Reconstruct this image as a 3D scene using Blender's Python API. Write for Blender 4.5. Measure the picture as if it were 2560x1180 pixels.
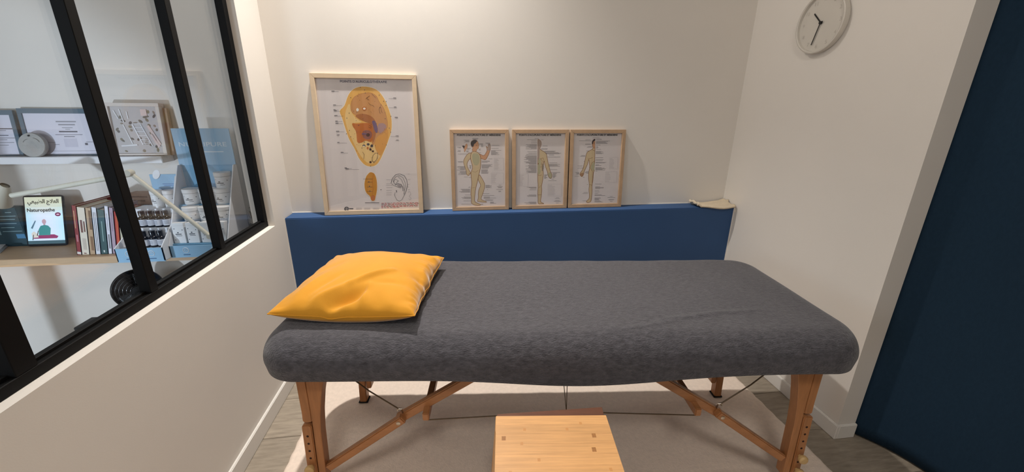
import bpy, bmesh, math, random
from mathutils import Vector, Matrix, noise
random.seed(7)
for o in list(bpy.data.objects): bpy.data.objects.remove(o)
S = bpy.context.scene
COL = S.collection
PI = math.pi

# ------------------------------------------------------------ camera, light, exposure
def add_camera():
    cam = bpy.data.cameras.new('camera'); ob = bpy.data.objects.new('camera', cam); COL.objects.link(ob)
    f, pitch, roll, yaw = 1006.69, .31854, .009168, .13548
    cp, sp, cy, sy, cr, sr = math.cos(pitch), math.sin(pitch), math.cos(yaw), math.sin(yaw), math.cos(roll), math.sin(roll)
    right0 = Vector((cy, -sy, 0)); fwd0 = Vector((sy, cy, 0)); up0 = Vector((0, 0, 1))
    fwd = fwd0*cp - up0*sp; up1 = up0*cp + fwd0*sp
    R = right0*cr + up1*sr; U = up1*cr - right0*sr
    M = Matrix(((R.x, U.x, -fwd.x, 0), (R.y, U.y, -fwd.y, 0), (R.z, U.z, -fwd.z, 1.42), (0, 0, 0, 1)))
    ob.matrix_world = M
    cam.sensor_width = 36; cam.lens = 36*f/2560; cam.clip_start = .02
    S.camera = ob
add_camera()
W = bpy.data.worlds.new('world'); S.world = W; W.use_nodes = True
W.node_tree.nodes['Background'].inputs[0].default_value = (.9, .95, 1, 1)
W.node_tree.nodes['Background'].inputs[1].default_value = .02
S.view_settings.view_transform = 'Standard'; S.view_settings.look = 'None'
S.view_settings.gamma = 1; S.view_settings.exposure = 0; S.view_settings.use_curve_mapping = False

def spot(name, loc, target, power, color, angle=150, blend=.7, radius=.03):
    l = bpy.data.lights.new(name, 'SPOT'); l.energy = power; l.color = color
    l.spot_size = math.radians(angle); l.spot_blend = blend; l.shadow_soft_size = radius
    o = bpy.data.objects.new(name, l); COL.objects.link(o); o.location = loc
    o.rotation_euler = (Vector(target)-Vector(loc)).to_track_quat('-Z', 'Y').to_euler(); return o
def area(name, loc, target, power, color, size):
    l = bpy.data.lights.new(name, 'AREA'); l.energy = power; l.color = color; l.shape = 'DISK'; l.size = size
    o = bpy.data.objects.new(name, l); COL.objects.link(o); o.location = loc
    o.rotation_euler = (Vector(target)-Vector(loc)).to_track_quat('-Z', 'Y').to_euler(); return o
WARM = (1, .955, .90); COOL = (.70, .84, 1)
DL = (-.33, 2.06, 3.06)
spot('downlight_beam', DL, (-.05, 1.86, 0), 240, WARM, 90, 1, .028)      # the recessed lamp's beam ...
spot('downlight_spill', DL, (-.30, 1.88, 0), 29, WARM, 172, .5, .028)     # ... and its wide spill
spot('downlight_front', (.25, .62, 3.06), (.25, .66, 0), 42, WARM, 70, 1, .03)
area('ambient_fill', (-.1, -.9, 3.06), (.0, -.4, 0), 28, (1, .95, .89), .6)  # unseen area light added to lift the general ambient level
spot('neighbour_low_fill', (-2.40, -.5, .62), (-2.45, 2.27, .62), 150, COOL, 60, .35, .05)  # unseen spot added to brighten the wall below the shelf, past the post
area('neighbour_cool_fill', (-2.5, -.9, 1.65), (-1.75, 2.27, .9), 22, (.72, .86, 1), .9)  # unseen area light added as even cool fill for the neighbouring room

# ------------------------------------------------------------ helpers
def lin(c):
    f = lambda v: v/12.92 if v <= .04045 else ((v+.055)/1.055)**2.4
    return tuple(f(x/255) for x in c)+(1,)
MATS = {}
def mat(name, rgb, rough=.6, metal=0, noise=0, nscale=30, bump=0, bscale=200, sheen=0, coat=0, spec=.5, emit=0, stretch=None, bdist=.002, rnd=0):
    if name in MATS: return MATS[name]
    m = bpy.data.materials.new(name); m.use_nodes = True; nt = m.node_tree; N = nt.nodes; Lk = nt.links
    b = N['Principled BSDF']; c = lin(rgb)
    b.inputs['Base Color'].default_value = c; b.inputs['Roughness'].default_value = rough; b.inputs['Metallic'].default_value = metal
    b.inputs['Specular IOR Level'].default_value = spec
    if sheen: b.inputs['Sheen Weight'].default_value = sheen; b.inputs['Sheen Roughness'].default_value = .4
    if coat: b.inputs['Coat Weight'].default_value = coat; b.inputs['Coat Roughness'].default_value = .1
    if emit: b.inputs['Emission Color'].default_value = c; b.inputs['Emission Strength'].default_value = emit
    tc = N.new('ShaderNodeTexCoord'); vec = tc.outputs['Object']
    if stretch:
        mp = N.new('ShaderNodeMapping'); mp.inputs['Scale'].default_value = stretch; Lk.new(vec, mp.inputs[0]); vec = mp.outputs[0]
    if noise or rnd:
        nz = N.new('ShaderNodeTexNoise'); nz.inputs['Scale'].default_value = nscale; nz.inputs['Detail'].default_value = 6; nz.inputs['Roughness'].default_value = .6
        Lk.new(vec, nz.inputs['Vector'])
        rp = N.new('ShaderNodeMapRange'); rp.inputs[1].default_value = .25; rp.inputs[2].default_value = .75
        rp.inputs[3].default_value = 1-noise; rp.inputs[4].default_value = 1+noise; Lk.new(nz.outputs['Fac'], rp.inputs[0])
        fac = rp.outputs[0]
        if rnd:
            oi = N.new('ShaderNodeObjectInfo'); r2 = N.new('ShaderNodeMapRange'); r2.inputs[3].default_value = 1-rnd; r2.inputs[4].default_value = 1+rnd
            Lk.new(oi.outputs['Random'], r2.inputs[0]); mu = N.new('ShaderNodeMath'); mu.operation = 'MULTIPLY'
            Lk.new(fac, mu.inputs[0]); Lk.new(r2.outputs[0], mu.inputs[1]); fac = mu.outputs[0]
        vm = N.new('ShaderNodeVectorMath'); vm.operation = 'SCALE'; vm.inputs[0].default_value = c[:3]
        Lk.new(fac, vm.inputs['Scale']); Lk.new(vm.outputs[0], b.inputs['Base Color'])
    if bump:
        n2 = N.new('ShaderNodeTexNoise'); n2.inputs['Scale'].default_value = bscale; n2.inputs['Detail'].default_value = 4; Lk.new(vec, n2.inputs['Vector'])
        bp = N.new('ShaderNodeBump'); bp.inputs['Strength'].default_value = bump; bp.inputs['Distance'].default_value = bdist
        Lk.new(n2.outputs['Fac'], bp.inputs['Height']); Lk.new(bp.outputs[0], b.inputs['Normal'])
    MATS[name] = m; return m
def glass_mat(name='clear_glass', tint=(1, 1, 1, 1), boost=1.0):
    if name in MATS: return MATS[name]
    m = bpy.data.materials.new(name); m.use_nodes = True; nt = m.node_tree; N = nt.nodes; Lk = nt.links
    N.remove(N['Principled BSDF']); out = N['Material Output']
    tr = N.new('ShaderNodeBsdfTransparent'); tr.inputs[0].default_value = tint
    gl = N.new('ShaderNodeBsdfGlossy'); gl.inputs['Roughness'].default_value = 0
    ge = N.new('ShaderNodeNewGeometry'); mx = N.new('ShaderNodeMapRange')
    mx.inputs[3].default_value = 1.5; mx.inputs[4].default_value = 1/1.5; Lk.new(ge.outputs['Backfacing'], mx.inputs[0])
    fr = N.new('ShaderNodeFresnel'); Lk.new(mx.outputs[0], fr.inputs[0])
    mu = N.new('ShaderNodeMath'); mu.operation = 'MULTIPLY'; mu.inputs[1].default_value = boost; Lk.new(fr.outputs[0], mu.inputs[0])
    ms = N.new('ShaderNodeMixShader'); Lk.new(mu.outputs[0], ms.inputs[0]); Lk.new(tr.outputs[0], ms.inputs[1]); Lk.new(gl.outputs[0], ms.inputs[2])
    Lk.new(ms.outputs[0], out.inputs[0]); MATS[name] = m; return m

class MB:
    def __init__(s): s.v = []; s.f = []
    def add(s, vs, fs):
        n = len(s.v); s.v += [tuple(v) for v in vs]; s.f += [tuple(i+n for i in f) for f in fs]; return s
    def box(s, x0, x1, y0, y1, z0, z1, M=None):
        vs = [Vector((x, y, z)) for z in (z0, z1) for y in (y0, y1) for x in (x0, x1)]
        if M: vs = [M @ v for v in vs]
        return s.add(vs, [(0, 2, 3, 1), (4, 5, 7, 6), (0, 1, 5, 4), (2, 6, 7, 3), (0, 4, 6, 2), (1, 3, 7, 5)])
    def bar(s, p0, p1, w, t, up=(0, 1, 0)):           # rectangular bar from p0 to p1; w along 'up', t across
        p0, p1 = Vector(p0), Vector(p1); d = (p1-p0); L = d.length; d.normalize(); u = Vector(up); u = (u-d*u.dot(d)).normalized(); n = d.cross(u)
        M = Matrix((d, u, n)).transposed().to_4x4(); M.translation = p0
        return s.box(0, L, -w/2, w/2, -t/2, t/2, M)
    def tube(s, pts, r, n=10, cap=True):
        pts = [Vector(p) for p in pts]; rs = r if isinstance(r, (list, tuple)) else [r]*len(pts); rings = []
        prev = None
        for i, p in enumerate(pts):
            d = (pts[min(i+1, len(pts)-1)]-pts[max(i-1, 0)]).normalized()
            u = prev if prev else (Vector((0, 0, 1)) if abs(d.z) < .9 else Vector((1, 0, 0)))
            u = (u-d*u.dot(d)).normalized(); prev = u; w = d.cross(u)
            rings.append([p+(u*math.cos(2*PI*k/n)+w*math.sin(2*PI*k/n))*rs[i] for k in range(n)])
        fs = [(i*n+k, i*n+(k+1) % n, (i+1)*n+(k+1) % n, (i+1)*n+k) for i in range(len(pts)-1) for k in range(n)]
        if cap: fs += [tuple(range(n))[::-1], tuple((len(pts)-1)*n+k for k in range(n))]
        return s.add([v for r_ in rings for v in r_], fs)
    def lathe(s, prof, c=(0, 0, 0), n=24, M=None, cap=True):
        vs = []
        for r, z in prof:
            for k in range(n):
                v = Vector((r*math.cos(2*PI*k/n), r*math.sin(2*PI*k/n), z)); v = M @ v if M else v
                vs.append(v+Vector(c))
        m = len(prof)
        fs = [(i*n+k, i*n+(k+1) % n, (i+1)*n+(k+1) % n, (i+1)*n+k) for i in range(m-1) for k in range(n)]
        if cap: fs += [tuple(range(n))[::-1], tuple((m-1)*n+k for k in range(n))]
        return s.add(vs, fs)
    def grid(s, fn, nu, nv):
        vs = [fn(i/nu, j/nv) for j in range(nv+1) for i in range(nu+1)]; w = nu+1
        return s.add(vs, [(j*w+i, j*w+i+1, (j+1)*w+i+1, (j+1)*w+i) for j in range(nv) for i in range(nu)])
    def prism(s, poly, a, b, M=None):                  # polygon in xz extruded along y from a to b
        n = len(poly); vs = [Vector((x, a, z)) for x, z in poly]+[Vector((x, b, z)) for x, z in poly]
        if M: vs = [M @ v for v in vs]
        return s.add(vs, [tuple(range(n)), tuple(range(2*n-1, n-1, -1))]+[(i, n+i, n+(i+1) % n, (i+1) % n) for i in range(n)])
    def mesh(s, name, mt, bevel=0, seg=2, smooth=35, fix=True):
        me = bpy.data.meshes.new(name); me.from_pydata(s.v, [], s.f)
        if fix or bevel:
            bm = bmesh.new(); bm.from_mesh(me)
            if bevel: bmesh.ops.bevel(bm, geom=[e for e in bm.edges if len(e.link_faces) == 2 and e.calc_face_angle(0) > .5], offset=bevel, segments=seg, affect='EDGES', clamp_overlap=True)
            if fix: bmesh.ops.recalc_face_normals(bm, faces=bm.faces)
            bm.to_mesh(me); bm.free()
        if smooth:
            me.polygons.foreach_set('use_smooth', [True]*len(me.polygons)); me.set_sharp_from_angle(angle=math.radians(smooth))
        if mt: me.materials.append(mt)
        return me
    def build(s, name, mt, parent=None, **k): return link(name, s.mesh(name, mt, **k), parent)
def link(name, me, parent=None, loc=None, rot=None):
    o = bpy.data.objects.new(name, me); COL.objects.link(o)
    if parent: o.parent = parent
    if loc is not None: o.location = loc
    if rot is not None: o.rotation_euler = rot
    return o
def tag(o, label, cat, group=None, kind=None):
    o['label'] = label; o['category'] = cat
    if group: o['group'] = group
    if kind: o['kind'] = kind
    return o
def struct(o): o['kind'] = 'structure'; return o
def thing(name, label, cat, loc=(0, 0, 0), rot=(0, 0, 0), group=None):
    o = link(name, None, None, loc, rot); o.empty_display_size = .05
    return tag(o, label, cat, group)
def copy_tree(o, parent=None):
    c = o.copy(); COL.objects.link(c)
    if parent: c.parent = parent
    for ch in list(o.children): copy_tree(ch, c)
    return c
def rounded_poly(pts, r=.01, n=4):
    out = []
    m = len(pts)
    for i in range(m):
        p = Vector(pts[i]); a = Vector(pts[i-1]); b = Vector(pts[(i+1) % m])
        d1 = (a-p); d2 = (b-p); rr = min(r, d1.length*.45, d2.length*.45); p1 = p+d1.normalized()*rr; p2 = p+d2.normalized()*rr
        for k in range(n+1):
            t = k/n; q = p1*(1-t)**2+p*2*t*(1-t)+p2*t*t; out.append((q.x, q.y))
    return out
def text_mesh(name, body, width, height, mt, parent=None, M=None, bold=0, align='CENTER', squash=True):
    cu = bpy.data.curves.new(name, 'FONT'); cu.body = body; cu.size = 1; cu.offset = bold; cu.resolution_u = 3
    ob = bpy.data.objects.new(name, cu); COL.objects.link(ob)
    me = bpy.data.meshes.new_from_object(ob.evaluated_get(bpy.context.evaluated_depsgraph_get()))
    bpy.data.objects.remove(ob)
    xs = [v.co.x for v in me.vertices]; ys = [v.co.y for v in me.vertices]
    if not xs: return None
    x0, x1, y0, y1 = min(xs), max(xs), min(ys), max(ys)
    sx = width/max(x1-x0, 1e-6); sy = height/max(y1-y0, 1e-6) if squash else sx
    for v in me.vertices: v.co = Vector(((v.co.x-(x0+x1)/2)*sx, 0, (v.co.y-(y0+y1)/2)*sy))
    if M: me.transform(M)
    me.name = name; me.materials.clear(); me.materials.append(mt)
    return link(name, me, parent)
T3 = Matrix.Translation
def Rz(a): return Matrix.Rotation(a, 4, 'Z')
def Rx(a): return Matrix.Rotation(a, 4, 'X')
def Ry(a): return Matrix.Rotation(a, 4, 'Y')

# ------------------------------------------------------------ materials
WALL = mat('white_wall_paint', (226, 220, 212), .75, bump=.12, bscale=260, bdist=.001, noise=.012, nscale=3)
TRIM = mat('white_gloss_trim', (232, 228, 222), .4)
CEIL = mat('ceiling_paint', (228, 224, 218), .9)
BLUE = mat('blue_ledge_paint', (52, 82, 124), .6, spec=.25, bump=.1, bscale=300, bdist=.0008, noise=.03, nscale=4)
BLACK = mat('black_powder_coat', (5, 5, 6), .62, spec=.2, bump=.12, bscale=600, bdist=.0005)
PLANK = mat('grey_oak_floor', (156, 144, 128), .55, noise=.3, nscale=9, stretch=(1, 7, 7), bump=.25, bscale=30, rnd=.1)
SUB = mat('floor_joint', (40, 36, 32), .9)
FLEECE = mat('charcoal_fleece', (79, 77, 81), .95, noise=.42, nscale=85, bump=1, bscale=240, sheen=.3, spec=.1, bdist=.004, stretch=(.6, 1.3, 1))
VELVET = mat('mustard_velvet', (206, 142, 36), .75, noise=.05, nscale=12, bump=.25, bscale=500, sheen=.45, spec=.2, bdist=.001)
RUGM = mat('cream_rug_pile', (242, 224, 208), .95, noise=.07, nscale=60, bump=.7, bscale=160, bdist=.0025, sheen=.2, spec=.1)
BEECH = mat('stained_beech', (172, 118, 74), .45, noise=.2, nscale=14, stretch=(5, 5, .6), bump=.08, bscale=40)
BEECHX = mat('stained_beech_brace', (172, 118, 74), .45, noise=.2, nscale=14, stretch=(.8, 5, 3), bump=.08, bscale=40)
PADM = mat('table_vinyl', (40, 40, 42), .6)
HOLE = mat('bolt_hole_dark', (45, 22, 14), .9)
KNOB = mat('wooden_knob', (196, 164, 112), .5, noise=.1, nscale=30)
CABLE = mat('cable_bronze', (92, 74, 52), .5, metal=.3)
STEEL = mat('screw_steel', (190, 180, 165), .3, metal=1)
BAMBOO = mat('bamboo', (202, 152, 98), .42, noise=.16, nscale=14, stretch=(.7, 12, 12), bump=.05, bscale=30, rnd=.07)
NODE = mat('bamboo_node', (150, 100, 50), .5, noise=.25, nscale=200)
SHADE_BROWN = mat('shaded_ledge_brown', (96, 56, 34), .6, noise=.2, nscale=14, stretch=(1, 8, 8))  # table's shade on the stool's back ledge, put into the wood colour
PINE = mat('pale_wood_frame', (200, 177, 148), .5, noise=.08, nscale=20, stretch=(1, 1, 1), bump=.05, bscale=60)
OAKF = mat('oak_frame', (178, 147, 116), .5, noise=.12, nscale=24, bump=.05, bscale=60)
PAPER = mat('poster_paper', (226, 218, 216), .7)
LINEN = mat('cream_linen', (214, 198, 172), .9, noise=.06, nscale=90, bump=.6, bscale=500, bdist=.002)
CURT = mat('midnight_blue_cloth', (30, 50, 68), .9, noise=.1, nscale=120, bump=.3, bscale=500, bdist=.001, spec=.15, stretch=(1, 1, .5))
CLOCKM = mat('clock_white', (206, 200, 190), .5)
CLOCKN = mat('clock_numeral', (180, 173, 162), .6)
INKB = mat('clock_hand_black', (14, 13, 13), .4)
GLASS = glass_mat()

# ------------------------------------------------------------ room shell
XL, YB, YL, ZL, XR = -.9043, 2.2733, 2.1576, .8396, 1.6441
H = 3.1
Y0 = -2.2
SILL, YW1 = .834, 2.045
fl = struct(MB().box(XL, 2.3, Y0, YL+.02, -.05, -.012).build('floor', SUB, smooth=0))
random.seed(3)
pw = .2545; y = 1.797+pw
row = 0
while y > Y0:
    ya = max(y-pw+.001, Y0); yb = min(y-.001, YL)
    if yb > ya:
        x = XL-random.uniform(0, .9)
        while x < 2.3:
            xa, xb = max(x+.001, XL), min(x+1.28-.001, 2.3)
            if xb-xa > .01:
                p = MB().box(-(xb-xa)/2, (xb-xa)/2, -(yb-ya)/2, (yb-ya)/2, -.012, 0).build('plank', PLANK, fl, bevel=.0015, seg=1)
                p.location = ((xa+xb)/2, (ya+yb)/2, 0)
            x += 1.28
    y -= pw
struct(MB().box(-3.4, XL-.09, Y0, YB, -.05, 0).build('floor_neighbour', mat('neighbour_floor', (150, 140, 128), .5, noise=.1, nscale=6, stretch=(1, 6, 1)), smooth=0))
struct(MB().box(-3.5, 2.4, Y0-.1, YB+.1, H, H+.06).build('ceiling', CEIL, smooth=0))
struct(MB().box(-3.5, 2.4, YB, YB+.1, -.05, H).build('wall_back', WALL, smooth=0))
struct(MB().box(-3.5, 2.4, Y0-.1, Y0, -.05, H).build('wall_front', WALL, smooth=0))
struct(MB().box(2.3, 2.4, Y0, YB, -.05, H).build('wall_far_right', WALL, smooth=0))
struct(MB().box(-3.5, -3.4, Y0, YB, -.05, H).build('wall_far_left', WALL, smooth=0))
XO = XL-.098
struct(MB().box(XO, XL, Y0, YB, -.05, SILL).box(XO, XL, YW1, YB, SILL, H).box(XO, XL, Y0, YW1, 2.26, H).box(XO, XL, Y0, -.35, SILL, 2.26).build('wall_left', WALL, smooth=0))
struct(MB().box(XR, XR+.089, 1.237, YB, -.05, H).build('wall_right', WALL, smooth=0))
struct(MB().box(XL, XL+.013, Y0, YL, 0, .08).build('baseboard_left', TRIM, bevel=.003))
struct(MB().box(XR-.013, XR, 1.224, YL, 0, .072).box(XR, XR+.089, 1.224, 1.237, 0, .072).build('baseboard_right', TRIM, bevel=.003))
# low blue boxed-in ledge along the back wall
struct(MB().box(XL, XR, YL, YB, 0, ZL).build('wall_ledge', BLUE, bevel=.004))
struct(MB().box(XL, XL+.004, YL-.003, YL, .08, ZL).box(XR-.004, XR, YL-.003, YL, .08, ZL).build('trim_1', TRIM, smooth=0))
struct(MB().box(XL, XR, YB-.004, YB, ZL, ZL+.003).build('trim_2', TRIM, smooth=0))
# black steel interior window
win = struct(link('window_1', None, None, (0, 0, 0)))
XF, XG = XL-.030, XL-.056
MB().box(XG-.006, XF, -.35, YW1, SILL, .862).build('bottom_rail', BLACK, win, bevel=.0015, seg=1)
MB().box(XG-.004, XG+.012, -.35, YW1-.03, .862, .870).build('glazing_bead', BLACK, win, bevel=.001, seg=1)
MB().box(XG-.006, XF, -.35, YW1, 2.232, 2.26).build('top_rail', BLACK, win, bevel=.0015, seg=1)
MB().box(XG-.006, XF, 2.013, YW1, .862, 2.232).build('stile', BLACK, win, bevel=.0015, seg=1)
MB().box(XG-.006, XF, -.35, -.32, .862, 2.232).build('stile', BLACK, win, bevel=.0015, seg=1)
ms = [(1.632, 1.663), (1.242, 1.274), (.842, .890), (.46, .489), (.07, .099)]
for a, b in ms: MB().box(XG-.006, XF, a, b, .862, 2.232).build('mullion', BLACK, win, bevel=.0015, seg=1)
ed = [2.013]+[e for m in ms for e in m[::-1]]+[-.32]
for i in range(0, len(ed), 2):
    MB().box(XG-.003, XG+.003, ed[i+1]-.002, ed[i]+.002, .866, 2.2335).build('pane', GLASS, win, smooth=0)
# unseen post added in the neighbouring room to cast the shadow band
struct(MB().box(-2.306, -2.224, 1.25, 1.31, 0, H).build('shadow_post', TRIM, bevel=.003))

# ------------------------------------------------------------ massage table
TC = (.36, 1.37); TPHI = -.1
TL, TW, TZ = 1.94, .728, .737
def fleece_mesh():
    R = .085; L2, W2 = TL/2, TW/2; rc = .13
    arc = R*PI/2; dmax = arc+.036
    def crease(x, y):
        z = 0
        for P, a, w in (((( .20, -.318), (.33, -.286), (.46, -.262), (.62, -.236)), .0075, .0085), (((.17, -.275), (.30, -.262), (.42, -.255)), .004, .007)):
            pass
        for P, a, w in CREASES:
            best = 9; tt = 0
            for k in range(len(P)-1):
                ax, ay = P[k]; bx, by = P[k+1]; dx, dy = bx-ax, by-ay
                t = max(0, min(1, ((x-ax)*dx+(y-ay)*dy)/(dx*dx+dy*dy))); d = math.hypot(x-ax-t*dx, y-ay-t*dy)
                if d < best: best = d; tt = (k+t)/(len(P)-1)
            z += a*math.exp(-(best/w)**2)*(math.sin(PI*min(1, max(0, tt)))**.6 if 0 < tt < 1 else 0)
        return z
    cx, cy = L2-rc, W2-rc; ri = rc-R
    nx, ny = 290, 128
    ex, ey = L2-R+dmax, W2-R+dmax
    verts = []; idx = {}; clampd = []
    for j in range(ny+1):
        for i in range(nx+1):
            x = -ex+2*ex*i/nx; y = -ey+2*ey*j/ny
            qx = max(-cx, min(cx, x)); qy = max(-cy, min(cy, y)); dx, dy = x-qx, y-qy; d = math.hypot(dx, dy)
            wob = .0016*math.sin(9*x+3*y)+.0012*math.sin(17*y-6*x)+.001*math.sin(31*x+11*y)
            if d <= ri:
                verts.append((x, y, TZ+wob+crease(x, y))); clampd.append(False); continue
            nxn, nyn = dx/d, dy/d; s = d-ri; cl = s >= dmax; s = min(s, dmax)
            if s < arc: px = R*math.sin(s/R); pz = -R*(1-math.cos(s/R))
            else: px = R-.006*(s-arc)/.036; pz = -R-(s-arc)*(1+.10*math.sin(7*x)*.5+(.85*math.exp(-((x-.03)/.33)**2) if y < 0 else 0))
            f = max(0, 1-s/arc)
            verts.append((qx+nxn*(ri+px), qy+nyn*(ri+px), TZ+pz+wob*f+crease(x, y)*f)); clampd.append(cl)
    w = nx+1; faces = []
    for j in range(ny):
        for i in range(nx):
            q = (j*w+i, j*w+i+1, (j+1)*w+i+1, (j+1)*w+i)
            if not all(clampd[k] for k in q): faces.append(q)
    return verts, faces
def to_table(X, Y):
    dx, dy = X-TC[0], Y-TC[1]; c, s = math.cos(TPHI), math.sin(TPHI)
    return (dx*c+dy*s, -dx*s+dy*c)
CREASES = [([to_table(*p) for p in ((.632, 1.098), (.756, 1.117), (.881, 1.130), (1.052, 1.135))], .006, .010),
           ([to_table(*p) for p in ((.48, 1.066), (.60, 1.078), (.72, 1.094))], .0035, .008)]
v, f = fleece_mesh()
sheet = MB().add(v, f).build('fitted_sheet', FLEECE, None, smooth=60)
bm = bmesh.new(); bm.from_mesh(sheet.data); bmesh.ops.dissolve_degenerate(bm, dist=1e-5, edges=bm.edges); bmesh.ops.delete(bm, geom=[x for x in bm.verts if not x.link_faces], context='VERTS'); bm.to_mesh(sheet.data); bm.free()
if sheet.data.polygons[len(sheet.data.polygons)//2].normal.z < 0: sheet.data.flip_normals()
sm = sheet.modifiers.new('thickness', 'SOLIDIFY'); sm.thickness = .004; sm.offset = -1
sheet.location = (TC[0], TC[1], 0); sheet.rotation_euler = (0, 0, TPHI)
tag(sheet, 'charcoal grey fleece fitted sheet stretched over the massage table', 'sheet')

tab = thing('massage_table', 'folding massage table with stained wooden legs and diagonal braces under the grey sheet', 'massage table', (TC[0], TC[1], 0), (0, 0, TPHI))
MB().box(-TL/2+.03, TL/2-.03, -TW/2+.03, TW/2-.03, .655, TZ-.014).build('padded_top', PADM, tab, bevel=.03, seg=4)
for s in (-1, 1):
    MB().box(-TL/2+.05, TL/2-.05, s*(TW/2-.06)-.011, s*(TW/2-.06)+.011, .615, .655).build('side_rail', BEECHX, tab, bevel=.003)
    MB().box(s*(TL/2-.06)-.011, s*(TL/2-.06)+.011, -TW/2+.072, TW/2-.072, .615, .655).build('end_rail', BEECHX, tab, bevel=.003)
def make_leg(sx, sy):
    yb = .265                                       # centre line of the leg
    X = lambda x: sx*x
    def P(poly, a, b, r=.006):
        m = MB(); m.prism(rounded_poly([(X(x), z) for x, z in poly], r), sy*a, sy*b); return m
    board = [(.772, .650), (.787, .575), (.806, .50), (.820, .42), (.828, .34), (.838, .10), (.862, .10), (.853, .34), (.850, .42), (.849, .50), (.848, .650)]
    leg = P(board, yb-.020, yb+.020, .010).build('leg', BEECH, tab, bevel=.002, seg=1)
    P([(.849, .650), (.850, .425), (.853, .387), (.884, .387), (.882, .425), (.882, .650)], yb-.015, yb+.018, .012).build('upper_strip', BEECH, leg, bevel=.003)
    P([(.855, .380), (.869, .0155), (.903, .0155), (.888, .380)], yb-.020, yb+.022, .010).build('leg_extension', BEECH, leg, bevel=.003)
    for fa in (-1, 1):                              # bolt holes go right through
        yy = fa*.0001+sy*yb+(fa*.0 if False else 0)
        yf = sy*yb + (sy*.022 if fa == sy else -sy*.020)
        for k in range(7):
            z = .335-.032*k
            if k in (4, 6): continue
            x = .8715+(.380-z)*.0368
            MB().lathe([(.0, .0), (.0042, .0), (.0042, .0006), (.0, .0006)], (0, 0, 0), 10, T3((X(x), yf, z)) @ Rx(PI/2 if fa < 0 else -PI/2), cap=False).build('bolt_hole', HOLE, leg, smooth=0)
    for z in (.205, .141):
        x = .8715+(.380-z)*.0368
        m = MB(); M = T3((X(x), sy*(yb+.022), z)) @ Rx(PI/2 if sy < 0 else -PI/2)
        m.lathe([(.006, 0), (.006, .006), (.013, .008), (.0165, .014), (.0165, .022), (.012, .027), (0, .0275)], (0, 0, 0), 14, M)
        m.build('knob', KNOB, leg)
    for k in range(1):
        MB().box(X(.886)-.022, X(.886)+.022, sy*yb-.023, sy*yb+.025, .0152, .023).build('rubber_foot', mat('rubber_foot', (30, 26, 24), .8), leg, bevel=.002)
    return leg
for sx in (-1, 1):
    for sy in (-1, 1):
        make_leg(sx, sy)
        yb = sy*.268
        br = MB().bar((sx*.830, yb, .180), (sx*.548, yb, .390), .026, .030).build('brace', BEECHX, tab, bevel=.004)
        MB().lathe([(0, 0), (.0075, 0), (.0075, .001), (.004, .0022), (0, .0022)], (0, 0, 0), 14, T3((sx*.565, yb+sy*.013, .377)) @ Rx(PI/2 if sy < 0 else -PI/2), cap=False).build('screw', STEEL, br)
        yu = sy*.240
        ub = MB().bar((sx*.575, yu, .362), (sx*.235, yu, .582), .026, .032).build('upper_brace', BEECHX, tab, bevel=.004)
        m = MB(); m.tube([(sx*.555, sy*.25, .395), (sx*.558, sy*.252, .412), (sx*.566, sy*.252, .415), (sx*.572, sy*.252, .405)], .003, 8); m.build('cable_eye', STEEL, ub)
        MB().tube([(sx*.566, sy*.252, .412), (sx*.665, sy*.245, .485), (sx*.80, sy*.235, .612)], .0024, 6).build('cable', CABLE, tab)
    MB().bar((sx*.468, -.292, .410), (sx*.468, .292, .410), .030, .022, (0, 0, 1)).build('crossbar', BEECHX, tab, bevel=.003)
pts = [(-.468, -.285, .394), (0.01, -.285, .418), (.468, -.285, .394)]
MB().tube(pts, .0022, 6).build('cable', CABLE, tab)
for dx in (-.012, .002): MB().tube([(.01, -.285, .418), (dx+.004, -.285, .56), (dx, -.285, .64)], .0013, 6).build('cord', CABLE, tab)

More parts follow.
